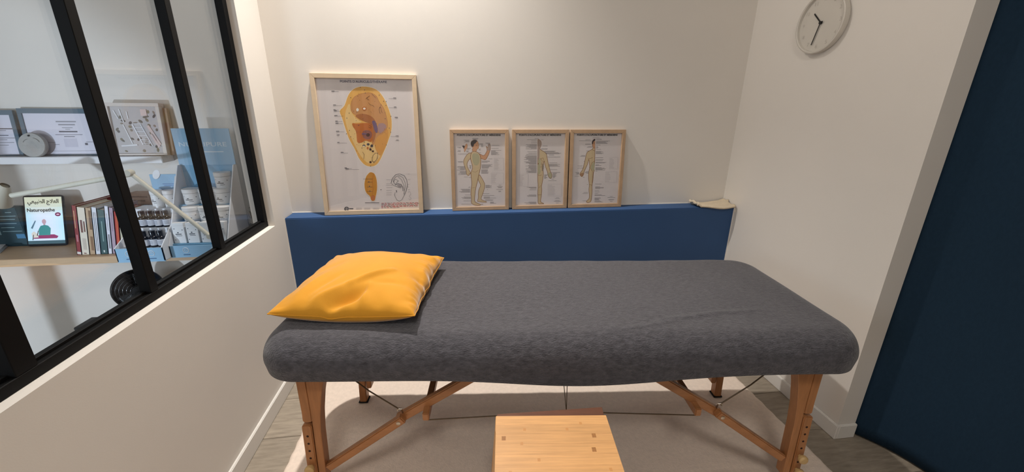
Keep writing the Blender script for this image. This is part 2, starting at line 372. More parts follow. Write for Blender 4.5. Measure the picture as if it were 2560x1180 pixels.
# ------------------------------------------------------------ mustard cushion
def cushion():
    a, b, T = .231, .246, .094
    dents = [((.50, -.22), (-.02, -.60), .015, .050), ((-.02, -.60), (-.45, -.93), .008, .05), ((-.18, -.93), (.20, -.72), -.036, .085), ((.27, -.60), (.24, -.93), .009, .045), ((-.55, -.80), (-.25, -.35), -.007, .06), ((-.72, -.75), (-.5, -.3), .005, .06), ((-.75, -.3), (-.45, .1), -.003, .08), ((.32, -.55), (.75, -.5), -.005, .05)]
    def shape(u, v, top):
        e = 1-max(abs(u), abs(v))
        pin = .055
        x = a*u*(1-pin*(1-v*v)*abs(u)); y = b*v*(1-pin*(1-u*u)*abs(v))
        k = max(0, (1-u**2)*(1-v**2)); t = T*k**.42
        seam = .034+.016*(abs(u*v))**2 - (.012 if False else 0)
        wr = 0
        if top:
            for (p, q, am, w) in dents:
                dx, dy = q[0]-p[0], q[1]-p[1]; tt = max(0, min(1, ((u-p[0])*dx+(v-p[1])*dy)/(dx*dx+dy*dy)))
                d = math.hypot(u-p[0]-tt*dx, v-p[1]-tt*dy); wr += am*math.exp(-(d/w)**2)*math.sin(PI*(.15+.7*tt))
            g = math.exp(-((1-u)/.20)**2); wr += g*.019*noise.noise(Vector((u*2.0, v*7.5, .3)))*min(1, e*10)+g*.007*noise.noise(Vector((u*3, v*17, 2.3)))*min(1, e*14)
            g = math.exp(-((1-abs(v))/.2)**2); wr += g*.0028*math.sin(19*u+2)*min(1, e*14)
            g = math.exp(-((1+u)/.2)**2); wr += g*.0025*math.sin(15*v)*min(1, e*14)
            wr += .0025*math.sin(5*u+3*v)*min(1, e*5)
            return (x+(.010*noise.noise(Vector((v*6, 1.7, 0))) if u > .7 else 0)*(u-.7)*3*(1-v*v), y, seam+t+wr)
        return (x+(.010*noise.noise(Vector((v*6, 1.7, 0))) if u > .7 else 0)*(u-.7)*3*(1-v*v), y, max(.004, seam-t*.7))
    n = 110
    m = MB()
    f = lambda w: math.sin((2*w-1)*PI/2*.999)
    m.grid(lambda p, q: shape(f(p), f(q), True), n, n)
    m.grid(lambda p, q: shape(f(q), f(p), False), n, n)
    return m, shape, f
m, shape, ff = cushion()
cu = m.build('cushion', VELVET, smooth=180, fix=False)
bm = bmesh.new(); bm.from_mesh(cu.data); bmesh.ops.remove_doubles(bm, verts=bm.verts, dist=.0004); bmesh.ops.recalc_face_normals(bm, faces=bm.faces); bm.to_mesh(cu.data); bm.free()
seam = []
for k in range(60): seam.append((ff(k/60), -1))
for k in range(60): seam.append((1, ff(k/60)))
for k in range(60): seam.append((-ff(k/60), 1))
for k in range(60): seam.append((-1, -ff(k/60)))
pts = [shape(u, w, True) for u, w in seam]; pts = [(p[0], p[1], p[2]-.0005) for p in pts+[pts[0]]]
MB().tube(pts, .0022, 6).build('seam', VELVET, cu, smooth=180)
cu.location = (-.337, 1.415, TZ+.004); cu.rotation_euler = (0, math.radians(-.5), -.155)
tag(cu, 'mustard yellow velvet cushion lying on the left end of the grey sheet', 'cushion')

# ------------------------------------------------------------ rug
def rug_fn(u, v):
    x = -.735+2.21*u; y = .15+1.93*v
    e = min(u, 1-u)*2.21; e2 = min(v, 1-v)*1.93; ed = min(e, e2)
    z = .014*min(1, (max(ed, 0)/.012))**.5
    for gx in (-.32, .18, .62, 1.08): z -= .0022*math.exp(-((x-gx-.012*math.sin(9*y)-.10*(y-1))/.008)**2)
    for gy in (.75, 1.12, 1.52): z -= .0022*math.exp(-((y-gy-.012*math.sin(8*x))/.008)**2)
    z += .0010*math.sin(37*x+11*y)*math.sin(29*y-7*x)
    if ed < .02: x += .0015*math.sin(91*y)*(e < .02); y += .0015*math.sin(97*x)*(e2 < .02)
    return (x, y, max(z, .0005))
rug = MB().grid(rug_fn, 260, 220).build('rug', RUGM, smooth=180)
if rug.data.polygons[1000].normal.z < 0: rug.data.flip_normals()
tag(rug, 'large cream plush rug with embossed panels lying under the massage table', 'rug')

# ------------------------------------------------------------ bamboo box
bx = thing('bamboo_stool', 'square bamboo stool box with a light plank top standing in front of the massage table', 'stool', (.0823, .8966, .0155), (0, 0, -.113))
zt = .60-.0155
bw, bd = .305, .29
n = 9
for k in range(n):
    MB().box(0, bw, -bd+bd*k/n, -bd+bd*(k+1)/n, zt-.018, zt).build('lid_strip', BAMBOO, bx, bevel=.00025, seg=1)
random.seed(12)
for (u, w) in ((.07, .27), (.84, .245), (.81, .40), (.25, .17), (.22, .33), (.62, .17), (.75, .10), (.35, .5), (.12, .62), (.55, .7), (.9, .6), (.3, .83), (.7, .9)):
    big = (u, w) in ((.07, .27), (.84, .245), (.81, .40))
    s = .0052 if big else .0035
    MB().grid(lambda p, q: (u*bw+(p-.5)*2*s, -w*bd+(q-.5)*2.6*s, zt+.0001), 1, 1).build('bamboo_node', NODE if big else mat('bamboo_node_pale', (190, 134, 76), .5, noise=.1, nscale=100), bx, smooth=0)
zb = zt-.040
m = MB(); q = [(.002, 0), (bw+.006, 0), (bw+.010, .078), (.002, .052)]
m.add([(x, y, zb-.014) for x, y in q]+[(x, y, zb) for x, y in q], [(3, 2, 1, 0), (4, 5, 6, 7)]+[(i, (i+1) % 4, 4+(i+1) % 4, 4+i) for i in range(4)]); m.build('back_ledge', SHADE_BROWN, bx, bevel=.001)
MB().box(.016, bw-.016, .044, .056, 0, zb-.014).build('back_panel', BAMBOO, bx, bevel=.001)
MB().prism([(.001, zt-.019), (.014, zt-.019), (-.026, 0), (-.040, 0)], -bd+.004, .0).build('side_panel', BAMBOO, bx, bevel=.001)
MB().prism([(-.002, zb-.014), (.012, zb-.014), (-.026, 0), (-.040, 0)], .0, .058).build('side_panel', BAMBOO, bx, bevel=.001)
MB().prism([(bw-.001, zt-.019), (bw-.014, zt-.019), (bw+.026, 0), (bw+.040, 0)], -bd+.004, .0).build('side_panel', BAMBOO, bx, bevel=.001)
MB().box(.012, bw-.012, -bd+.004, -bd+.018, 0, zt-.019).build('front_panel', BAMBOO, bx, bevel=.001)

# ------------------------------------------------------------ linen cloth on the ledge
def cloth_fn(u, v):
    # four corners on the ledge; front edge hangs a little over
    A, B, C_, D = Vector((1.395, 2.143)), Vector((1.632, 2.130)), Vector((1.640, 2.262)), Vector((1.385, 2.245))
    p = (A*(1-u)+B*u)*(1-v)+(D*(1-u)+C_*u)*v
    z = ZL+.012+.004*math.sin(7*u+2*v)+.003*math.sin(13*v)
    if u < .12: z += .016*math.sin(PI*min(1, (.12-u)/.12*.9)); p.x += .010*(.12-u)/.12
    if v < .12: z -= .006*(1-v/.12)
    if u > .82 and v > .6: z += .014*(u-.82)/.18
    p.y -= .012*math.sin(PI*u)*(1-v)-.018*(1-u)**3*(1-v)
    return (p.x, p.y, z)
cl = MB().grid(cloth_fn, 40, 24).build('cloth', LINEN, smooth=180)
if cl.data.polygons[300].normal.z < 0: cl.data.flip_normals()
sm = cl.modifiers.new('thickness', 'SOLIDIFY'); sm.thickness = .009; sm.offset = -1
tag(cl, 'folded cream linen cloth lying on the right end of the blue ledge', 'cloth')
MB().tube([(1.622, 2.128, ZL+.002), (1.6235, 2.122, ZL-.004), (1.625, 2.120, ZL-.016), (1.624, 2.121, ZL-.026)], .0010, 6).build('loose_thread', LINEN, cl)

# ------------------------------------------------------------ curtain
def curt_fn(u, v):
    y = 1.32-2.3*u; z = .012+2.44*v
    d = max(0, 1.235-y)
    x = 1.744+.125*(1-math.exp(-d/.17))+.012*math.sin(d*7.5+.4)*min(1, d/.25)+.006*math.sin(d*19+1.2*v)*min(1, d/.3)
    return (x+.010*(1-v)*math.sin(5*d), y, z)
cur = MB().grid(curt_fn, 150, 40).build('curtain', CURT, smooth=180)
sm = cur.modifiers.new('thickness', 'SOLIDIFY'); sm.thickness = .004; sm.offset = 0
tag(cur, 'dark midnight blue floor-length curtain beside the white wall end', 'curtain')

# ------------------------------------------------------------ wall clock
ck = thing('wall_clock', 'round white wall clock with black hands hanging on the right wall', 'clock', (XR, 1.80, 1.772), (0, 0, -PI/2))
# local frame: x to the viewer's right, z up, -y towards the viewer
ck.rotation_euler = (0, 0, -PI/2)
MY = Rx(PI/2)
MB().lathe([(0, 0), (.119, 0), (.125, .006), (.1265, .022), (.1255, .030), (.121, .032), (.117, .029), (.116, .022)], (0, 0, 0), 64, MY, cap=False).build('case', CLOCKM, ck)
MB().lathe([(0, .018), (.1155, .018), (.1165, .0222)], (0, 0, 0), 64, MY, cap=False).build('dial', CLOCKM, ck)
for k in range(1, 13):
    a = k*PI/6; r = .096
    text_mesh('numeral', str(k), .010 if k < 10 else .016, .015, CLOCKN, ck, T3((r*math.sin(a), -.0186, r*math.cos(a))))
def hand(name, dx, dz, w, tail, y):
    d = Vector((dx, 0, dz)); L = d.length; d.normalize(); p = Vector((d.z, 0, -d.x))
    m = MB(); m.bar(Vector((0, y, 0))-d*tail, Vector((0, y, 0))+d*L, .001, w, (0, 1, 0)); m.build(name, INKB, ck)
hand('hour_hand', -.045, .043, .0055, .006, -.0215)
hand('minute_hand', -.0245, -.088, .0045, .006, -.0232)
MB().lathe([(0, .018), (.0065, .018), (.0065, .026), (0, .0265)], (0, 0, 0), 20, MY, cap=False).build('hub', INKB, ck)
MB().bar((0, -.0240, 0), (.012, -.0240, .003), .001, .006).build('hand_tail', INKB, ck)
PRINTS = {
'ear': [
('p','ear_gold',[-13,656.5,5,656,20.5,654,35,651,47.5,646.5,58.5,640.5,68.5,632.5,77,622.5,85,610.5,92.5,597.5,98.5,583.5,104,569,108.5,554.5,113,540,116.5,525.5,120,510.5,121.5,497,121.5,484.5,121,470.5,119.5,455.5,117,441,113,426,107.5,411,101,396,94.5,380.5,88,365.5,81,350.5,73,335,65.5,320,57.5,304.5,49.5,290,41,277,32.5,267,24,260.5,14,256,2,253.5,-9.5,253.5,-20.5,256,-30,260.5,-39.5,267.5,-47.5,277,-55.5,288,-62,300,-67,313,-71.5,326.5,-76,339.5,-80.5,351.5,-86,362,-91.5,373,-96.5,383.5,-101.5,395.5,-105.5,408,-109,421,-111.5,433.5,-114.5,446.5,-117.5,459,-120,470.5,-122,481,-124,491.5,-126.5,501.5,-129.5,512,-133.5,522.5,-134.5,531,-133,538.5,-128.5,544.5,-122,549.5,-115.5,555.5,-110,561.5,-105,570,-100.5,580,-96,591.5,-90.5,603.5,-84.5,614.5,-77,625,-68.5,634,-58.5,642,-45.5,649,-29.5,654],'cream',2.5),
('p','ear_pale',[-85,571,-80.5,567,-78,557.5,-78.5,543.5,-75.5,530,-69.5,517.5,-62.5,507,-55,499,-44,491,-30,483.5,-36,479.5,-62.5,478.5,-73,469.5,-67,452.5,-63.5,433.5,-62.5,412.5,-62.5,395,-63.5,382.5,-54,379,-33,385.5,-14.5,386.5,2.5,382,13.5,375.5,19.5,367,34,359.5,57,352.5,63.5,338.5,53,316.5,41.5,298,28,282.5,15.5,273,3,268.5,-9.5,270,-22,276.5,-33,286.5,-42.5,300,-52,315,-61,332.5,-69,350,-76,367.5,-83.5,387,-92,408,-99,429.5,-104.5,450.5,-108,470.5,-110.5,489.5,-110,507,-107.5,523.5,-101.5,542,-92,562.5],0,0),
('p','ear_tan',[-78,558.5,-75.5,571,-71.5,583,-65,594,-56.5,603.5,-45.5,611,-32.5,617.5,-17.5,622,-1.5,625,15,626.5,28.5,625,38.5,621,47,615.5,54,608.5,59,599,62,588,67,578,74,570,79.5,561.5,84,553.5,88,543,91.5,530.5,94.5,516,97.5,499,99,483.5,99,468.5,96.5,455.5,91.5,445,85,435.5,78,427,70,419.5,61,413,50.5,405.5,39,397,29.5,385,22,370,16,366,12.5,372.5,15.5,384,25.5,401.5,33.5,418.5,39,435.5,41,452.5,39,469.5,34,484.5,25.5,497,15.5,506.5,3,512.5,-9,517,-21.5,520,-34,520,-47,517,-57.5,517.5,-65.5,521.5,-71.5,527,-75.5,533,-78,540,-78.5,548.5],'ear_line',1.6),
('p','ear_lobe',[48,413,65.5,419.5,80.5,430,92.5,445,99,444,99.5,427,97,407.5,91,386,83,364.5,72.5,342.5,62.5,325.5,53,312,44,312.5,36.5,325.5,30,339.5,25,355,26.5,374.5,35,398],0,0),
('p','ear_brown',[-56.5,515.5,-45.5,519.5,-34,522,-21,522.5,-8.5,521.5,3.5,518,15,513,25,506.5,32.5,498,38,487.5,41.5,475,43,460,41.5,444,37.5,427,32.5,410,27,393,21.5,382,15.5,377.5,15,388.5,19,414.5,21,435.5,20.5,452.5,16.5,464.5,9.5,472,0,478,-12,482,-25.5,488,-39.5,495,-50.5,502.5,-58,509.5],0,0),
('p','ear_rust',[-73.5,476.5,-60,474,-45.5,474,-30.5,476,-16,477,-1,477,10,474,17,468,21,456,22,436.5,21,416.5,17.5,395,12,383,5.5,381,-3,382.5,-13,388,-23.5,387.5,-33.5,380,-44,376.5,-55,375.5,-60.5,381.5,-61.5,395,-61.5,408,-61,421,-62,431.5,-65,440,-69,448,-74,455,-77.5,463.5,-79,473],0,0),
('p','ear_mauve',[-25,437,-17.5,440.5,-8.5,441.5,2,440.5,10,436.5,15.5,430.5,17,420.5,14,408,8,399.5,-0.5,395,-10.5,394.5,-21,398,-28,404,-32.5,414,-33.5,423,-30.5,431.5],0,0),
('p','violet',[23.5,487.5,31.5,489.5,37.5,485.5,42,475,45,463,47.5,450.5,47,439,44,428,39.5,426,33.5,432.5,29.5,442,27.5,454.5,24.5,467.5,21.5,480],0,0),
('p','violet_pale',[56,475,71.5,477,83,474,90.5,465.5,91,455.5,84,445,74.5,435.5,63,427,55,426,50,432.5,48,445,48.5,464],0,0),
('p','ink',[-21.5,363,-23,360,-26,358.5,-29.5,357.5,-33.5,358.5,-36,360.5,-37,363,-35.5,365.5,-32.5,367.5,-29,368,-25,367.5,-22.5,365.5],0,0),
('p','ink',[0.5,369,-1,366,-4,364,-7.5,363,-11.5,364,-14,366,-15,369.5,-13.5,372.5,-10.5,374.5,-6.5,375.5,-3,374.5,-0.5,372],0,0),
('p','ink',[18,361.5,16.5,357.5,13.5,354.5,10,353.5,6.5,354.5,4,357.5,3.5,361.5,4.5,365.5,7.5,368,11.5,369,15,368,17.5,365],0,0),
('p','ear_rust',[-6,349.5,-7,346.5,-9,343.5,-11.5,343,-14,344,-16,346.5,-16,350,-15,353.5,-13,356,-10.5,356.5,-8,356,-6.5,353],0,0),
('p','ear_dark',[8,343,7,340,4.5,338,1.5,337,-1.5,338,-3.5,340,-4,343,-3,346,-0.5,348.5,2.5,349.5,5.5,348.5,7.5,346],0,0),
('p','ear_dark',[19.5,333.5,18.5,331,16.5,329,14,328.5,11.5,329,9.5,331,9,333.5,10,336,12,338,14.5,338.5,17.5,338,19,336],0,0),
('p','ear_dark',[3,277.5,2,274.5,-0.5,272,-3.5,271.5,-6.5,272,-8.5,274.5,-9,277.5,-8,280.5,-5.5,283,-2.5,283.5,0.5,283,2.5,280.5],0,0),
('p','ear_dark',[5.5,417.5,4,413,0,410,-4.5,409,-9,410,-12.5,413,-13.5,417.5,-11.5,421.5,-8,424.5,-3,426,1.5,424.5,4.5,421.5],0,0),
('p','cream',[-38.5,542.5,-40,538.5,-42.5,535,-46,534,-49.5,535,-51.5,538,-52,542.5,-51,546.5,-48,549.5,-44.5,550.5,-41.5,549.5,-39.5,546.5],0,0),
('p','ear_rust',[-0.5,548,-2.5,543.5,-6.5,540,-12,539,-17.5,540,-21.5,543.5,-22.5,548,-20.5,552.5,-16,556,-10.5,557,-5.5,556,-1.5,552.5],0,0),
('p','cream',[-4.5,548,-6,545.5,-8.5,543.5,-12,543,-15,543.5,-17.5,545.5,-18,548,-17,550.5,-14.5,552,-11,553,-7.5,552,-5.5,550.5],0,0),
('p','cream',[-24.5,360,-25.5,359,-27.5,358,-29.5,357.5,-32,358,-33.5,359,-34,360.5,-33.5,361.5,-31.5,362.5,-29,363,-27,362.5,-25.5,361.5],0,0),
('r','violet',[-34.3,425,-10.9,425,-11.4,419.5,-34.8,419.5]),
('l','ear_dark',1.4,[-0,596.1,11.1,604.3,20,610.5,4.5,600.2,10.1,592.1,16.2,590.1]),
('l','ear_dark',1.4,[10.9,577.7,18.4,567.5,32.8,563.5,38.5,556.5]),
('l','ear_dark',1.4,[31.3,620.8,40.9,610.7,48.6,601.8]),
('l','ear_dark',1.4,[63.6,553.3,70.3,557.5,72.8,536.7,76.4,528.4]),
('l','ear_dark',1.4,[5.4,465.3,15.6,461,12.6,450.5,2.5,456.8]),
('l','ear_dark',1.4,[-38.6,330.4,-31.1,317.3,-36.3,293.2]),
('l','ear_dark',1.4,[68.1,557.5,60.8,545,65.5,524.2]),
('l','ear_dark',1.4,[9.8,367,-2.8,345.4,15.5,332.2]),
('l','ear_dark',1.4,[25.6,323.4,38.7,325.5,34.3,297,15,275.1,4.9,284,11.5,310.4,25.6,323.4]),
('p','ear_pale',[27.5,325,35,324,37.5,316.5,34.5,303.5,29,291.5,19.5,281,13,278.5,8.5,283.5,7.5,292.5,11,304.5,15,314,21,322],'ear_dark',0.8),
('r','ear_dark',[-32.3,589.9,-28.6,590,-28.7,588.7,-32.4,588.7]),
('r','ear_dark',[20.2,531.2,21.5,531.2,21.2,527.8,20,527.8]),
('r','ink',[18.2,535.2,19.9,535.2,19.8,533.6,18.1,533.5]),
('r','ear_rust',[-61.1,322.2,-58.5,322.2,-58.6,320.9,-61.2,320.9]),
('r','ink',[-50.9,530.8,-48.4,530.8,-48.7,527.5,-51.2,527.5]),
('r','ear_dark',[-21.9,499.4,-20.2,499.4,-20.3,498.1,-22,498.1]),
('r','ink',[11.7,594.6,14.2,594.6,14.1,593,11.6,593]),
('r','ear_dark',[8,336.9,9.8,336.9,9.6,335.1,7.9,335.1]),
('r','ear_dark',[25.6,485.6,27.3,485.6,27.2,483.9,25.5,483.9]),
('r','ink',[-48.6,365.6,-47.3,365.5,-47.4,363.8,-48.7,363.8]),
('r','ear_rust',[34.8,534.1,38.6,534.1,38.5,532.8,34.7,532.8]),
('r','ear_rust',[-2.7,558.7,1.1,558.7,1,557.5,-2.8,557.5]),
('r','ear_dark',[-29,382.2,-26.4,382.2,-26.5,380.5,-29.1,380.5]),
('r','ink',[-53.4,376.3,-51.7,376.3,-51.8,374.5,-53.5,374.5]),
('r','ink',[92,531,93.3,531,93.2,529.3,91.9,529.3]),
('r','ear_rust',[31.4,332.1,34,332.1,33.9,330.8,31.3,330.8]),
('r','ear_dark',[-22.7,520.6,-21,520.7,-21.3,517.3,-23,517.3]),
('r','ear_dark',[50.1,598.6,51.8,598.6,51.6,597,49.9,596.9]),
('r','ear_rust',[-58.9,501.3,-57.2,501.3,-57.5,498,-59.2,498]),
('r','ear_rust',[-65.1,370.2,-62.5,370.1,-62.8,366.7,-65.4,366.7]),
('r','ink',[-0.7,557,0.5,557,0.4,555.8,-0.8,555.8]),
('r','ink',[47.1,431.9,48.8,431.9,48.5,428.5,46.8,428.5]),
('r','ink',[10.5,544,11.7,544,11.4,540.7,10.2,540.7]),
('r','ear_dark',[-48.4,298.8,-46.7,298.7,-46.8,297.4,-48.5,297.4]),
('r','ear_dark',[-40.3,492,-39,492,-39.2,490.4,-40.4,490.4]),
('r','ear_dark',[-9.6,415,-5.7,414.9,-5.9,413.2,-9.7,413.2]),
('r','ear_dark',[-39.2,610.7,-36.7,610.7,-37,607.5,-39.5,607.5]),
('r','ear_dark',[-41.2,549.3,-38.7,549.3,-38.9,547.7,-41.4,547.7]),
('r','ink',[3.6,300.4,7.5,300.4,7.3,298.7,3.4,298.7]),
('r','ear_rust',[-13.8,485.8,-12.1,485.8,-12.3,484.1,-13.9,484.1]),
('r','ear_dark',[26.4,364.5,29,364.4,28.7,361,26.1,361]),
('r','ear_rust',[-57,364.3,-54.5,364.3,-54.6,362.5,-57.2,362.5]),
('r','ear_rust',[48.8,609,50.5,609,50.2,605.8,48.5,605.8]),
('r','ear_dark',[41.3,474.7,45.2,474.7,45,473,41.2,473]),
('r','ink',[-32.6,621.2,-31,621.3,-31.3,618,-32.9,618]),
('r','ear_dark',[85.5,586.8,89.3,586.8,89,583.5,85.2,583.5]),
('r','ear_dark',[-61.1,427.9,-57.3,427.9,-57.4,426.6,-61.2,426.6]),
('r','ear_dark',[-79.3,399.4,-78,399.4,-78.3,396,-79.6,396]),
('r','ink',[70.9,427.7,72.6,427.7,72.4,426,70.7,426]),
('r','ink',[86.3,529,88.9,529,88.8,527.8,86.2,527.7]),
('r','ear_rust',[92.7,478.3,94.4,478.3,94.3,476.6,92.6,476.6]),
('r','ink',[-44,467.5,-40.2,467.5,-40.4,466.2,-44.2,466.2]),
('r','ear_dark',[-70.3,423.8,-67.8,423.8,-67.9,422.1,-70.5,422.1]),
('r','ear_dark',[65.2,371.9,66.5,371.9,66.2,368.4,64.9,368.4]),
('r','ink',[-41.7,352.5,-37.9,352.5,-38.2,349,-42,349.1]),
('r','ear_dark',[-68.3,340.1,-66.6,340.1,-66.7,338.3,-68.5,338.3]),
('r','ear_dark',[8.6,515.3,9.9,515.3,9.8,514.1,8.5,514.1]),
('r','ear_dark',[43,584.9,44.3,584.9,44,581.6,42.8,581.6]),
('r','ear_dark',[23.4,454.6,25.1,454.6,24.9,452.9,23.2,452.9]),
('r','ink',[-29.4,375.7,-28.1,375.6,-28.4,372.2,-29.7,372.2]),
('r','ear_rust',[80.6,448.8,84.5,448.8,84.2,445.3,80.3,445.3]),
('r','ear_dark',[56,426.1,59.9,426.1,59.8,424.9,55.9,424.9]),
('r','ear_dark',[-44,431.5,-41.5,431.5,-41.6,429.8,-44.2,429.8]),
('r','ear_dark',[71.4,567.1,74,567.1,73.7,563.8,71.2,563.8]),
('r','ink',[55.7,405.7,57,405.7,56.9,404,55.6,404]),
('r','ear_rust',[21.3,329.4,23.9,329.4,23.8,327.6,21.2,327.7]),
('r','ink',[-67.2,337.1,-65.9,337,-66.1,335.3,-67.4,335.3]),
('r','ink',[-61,435.8,-57.2,435.8,-57.3,434.5,-61.1,434.5]),
('r','ear_rust',[-55.3,469.9,-53.6,469.9,-53.9,466.5,-55.6,466.5]),
('r','ear_dark',[-15.2,430.8,-11.4,430.8,-11.5,429.1,-15.3,429.1]),
('r','ear_dark',[-26.7,382.6,-22.9,382.6,-23.2,379.1,-27,379.2]),
('r','ear_dark',[-22.6,358.7,-20,358.7,-20.2,357,-22.8,357]),
('r','ear_rust',[28.5,543.4,32.3,543.4,32.1,541.7,28.3,541.7]),
('r','ink',[86.8,422.7,88.5,422.7,88.4,421,86.7,421]),
('r','ink',[81.4,429.1,84,429.1,83.9,427.4,81.3,427.4]),
('r','ink',[-1.9,417.4,2,417.4,1.9,416.1,-2,416.1]),
('r','ink',[-16.2,436.5,-13.7,436.5,-14,433.1,-16.5,433.1]),
('r','ink',[-49.8,380.8,-48.1,380.8,-48.3,379.1,-50,379.1]),
('r','ear_dark',[-65.6,536.8,-63.1,536.8,-63.4,533.5,-65.9,533.5]),
('r','ink',[-57.6,490.6,-55.9,490.6,-56.2,487.3,-57.9,487.3]),
('r','ear_dark',[-6,621.7,-4.3,621.7,-4.4,620.5,-6.1,620.5]),
('r','ear_dark',[-41.9,528.1,-40.6,528.1,-40.7,526.9,-42,526.9]),
('r','ear_rust',[-69.5,334.9,-65.7,334.9,-65.8,333.2,-69.7,333.2]),
('r','ink',[-23.5,499.7,-19.7,499.7,-19.9,498.1,-23.7,498.1]),
('r','ear_dark',[-69.5,348.6,-68.2,348.6,-68.3,347.3,-69.6,347.3]),
('r','ear_dark',[15.9,470.7,17.6,470.7,17.3,467.4,15.6,467.4]),
('r','ear_rust',[32.5,323.6,36.4,323.6,36.2,322.3,32.3,322.3]),
('r','ink',[-23.6,653,-20.2,653.1,-20.6,649.5,-23.9,649.4]),
('r','ink',[-4,640.4,-0.7,640.4,-1,636.7,-4.3,636.7]),
('r','ink',[-1.1,626.2,2.2,626.2,1.9,622.6,-1.4,622.6]),
('r','ink',[66.2,616.7,69.5,616.7,69.2,613,65.9,613]),
('r','ink',[98.3,586.2,101.7,586.2,101.4,582.5,98,582.4]),
('r','ink',[117.4,512.6,120.8,512.6,120.6,508.9,117.1,508.8]),
('r','ink',[-75.1,602.4,-71.7,602.4,-72.1,598.8,-75.4,598.8]),
('r','ink',[-89.5,527.3,-86.1,527.3,-86.5,523.6,-89.8,523.6]),
('r','ink',[104.4,453.4,107.9,453.4,107.6,449.6,104.2,449.6]),
('r','ink',[110.7,432.9,114.1,432.9,113.8,429.1,110.4,429.1]),
('r','ink',[83.7,367.5,87.2,367.5,86.9,363.5,83.4,363.6]),
('r','ink',[95.9,566.7,99.3,566.8,99.1,563,95.7,563]),
('r','ink',[-49.1,466.9,-45.7,466.9,-46.1,463.1,-49.4,463.1]),
('r','ink',[-95.8,441.6,-92.4,441.6,-92.8,437.8,-96.1,437.8]),
('r','ink',[-112.2,424.8,-108.8,424.7,-109.2,420.9,-112.6,420.9]),
('r','ink',[-5.5,258.5,-2,258.4,-2.4,254.5,-5.9,254.5]),
('r','ink',[87.5,500.8,90.9,500.8,90.6,497,87.2,497]),
('r','ink',[-103.2,502.4,-99.8,502.4,-100.2,498.7,-103.6,498.7]),
('r','ink',[-92.5,409.8,-89.2,409.8,-89.5,406,-92.9,406]),
('r','ink',[-163.9,628.8,-129.2,629.1,-129.3,628.1,-164,627.8]),
('r','ink',[-163.5,632.7,-148.9,632.9,-149.2,630.4,-163.8,630.3]),
('r','ink',[-162.9,562,-119.6,562.2,-119.7,561.2,-163,561]),
('r','ink',[-162.5,566,-149.2,566.1,-149.5,563.6,-162.8,563.5]),
('r','ink',[-163.3,539.4,-138.5,539.6,-138.6,538.6,-163.4,538.5]),
('r','ink',[-162.9,543.5,-152.3,543.5,-152.6,541.1,-163.1,541]),
('r','ink',[-161.8,534.1,-130.8,534.2,-130.9,533.3,-161.9,533.1]),
('r','ink',[-161.4,538.1,-147.9,538.2,-148.1,535.7,-161.6,535.7]),
('r','ink',[-162.2,510.6,-118.6,510.7,-118.7,509.7,-162.4,509.6]),
('r','ink',[-161.8,514.7,-146.6,514.7,-146.8,512.2,-162.1,512.2]),
('r','ink',[-160.1,483.6,-125.5,483.7,-125.6,482.7,-160.2,482.6]),
('r','ink',[-159.7,487.7,-147.9,487.7,-148.2,485.2,-160,485.2]),
('r','ink',[-160,473.2,-124.5,473.2,-124.6,472.2,-160.1,472.2]),
('r','ink',[-159.6,477.3,-145.8,477.3,-146,474.8,-159.8,474.8]),
('r','ink',[-161.3,432.9,-120.2,432.9,-120.3,431.9,-161.4,431.9]),
('r','ink',[-160.9,437.1,-145.6,437.1,-145.8,434.5,-161.2,434.5]),
('r','ink',[-159.9,414.3,-148.2,414.3,-148.3,413.3,-160,413.3]),
('r','ink',[-159.5,418.5,-145.9,418.5,-146.2,415.9,-159.8,416]),
('r','ink',[-160.5,376.9,-112.3,376.7,-112.4,375.7,-160.6,375.9]),
('r','ink',[-160.1,381.1,-149.7,381,-150,378.5,-160.3,378.5]),
('r','ink',[-148.8,326.5,-111.8,326.2,-111.9,325.2,-148.9,325.5]),
('r','ink',[-148.4,330.7,-134.4,330.6,-134.7,328.1,-148.6,328.2]),
('r','ink',[-136.8,246.4,-100.3,245.9,-100.4,244.9,-137,245.3]),
('r','ink',[-136.4,250.7,-124.6,250.6,-124.8,247.9,-136.7,248]),
('r','ink',[-132.2,241,-64.1,240.2,-64.2,239.1,-132.3,239.9]),
('r','ink',[-131.8,245.3,-116.3,245.2,-116.6,242.5,-132.1,242.7]),
('r','ink',[113.6,598.7,152.6,599,152.5,598,113.5,597.7]),
('r','ink',[136.8,602.9,150.9,603,150.7,600.6,136.6,600.4]),
('r','ink',[110.3,554,152.9,554.3,152.8,553.3,110.2,553]),
('r','ink',[136.9,558.3,149,558.3,148.8,555.8,136.8,555.8]),
('r','ink',[138.6,503.1,153.6,503.1,153.5,502.1,138.5,502.1]),
('r','ink',[137.6,507.2,153.3,507.3,153.1,504.7,137.4,504.7]),
('r','ink',[108.9,409.4,152.3,409.3,152.2,408.2,108.9,408.4]),
('r','ink',[136.1,413.5,150.3,413.5,150.1,410.9,135.9,411]),
('r','ink',[131.7,387.7,153.4,387.6,153.4,386.6,131.6,386.7]),
('r','ink',[137.2,392,149.7,391.9,149.5,389.3,137,389.4]),
('p','ear_ochre',[-2,225.5,8,221.5,15.5,213,20,198.5,22.5,183,23,165,22.5,147.5,20,129.5,16,112.5,11.5,96.5,8,85,6.5,78,2.5,72.5,-3.5,69,-9.5,69,-15,73,-18.5,80,-19.5,91,-24.5,100,-33,107.5,-39.5,117.5,-43.5,130,-45,145,-44.5,162.5,-41,179.5,-35.5,195,-29,207.5,-21.5,216,-15,222,-9.5,225.5],'cream',2),
('p','ear_rust',[-10,100.5,1,102,6,96.5,5,84,2,75.5,-3.5,71.5,-9,71,-14,75,-16,82.5,-16,94],0,0),
('l','ear_rust',2,[8.2,219.9,-0.8,177.9,-1,135.3,-7.4,99.7]),
('r','ear_dark',[-47.6,190.6,0.2,189.9,0.1,188.5,-47.7,189.2]),
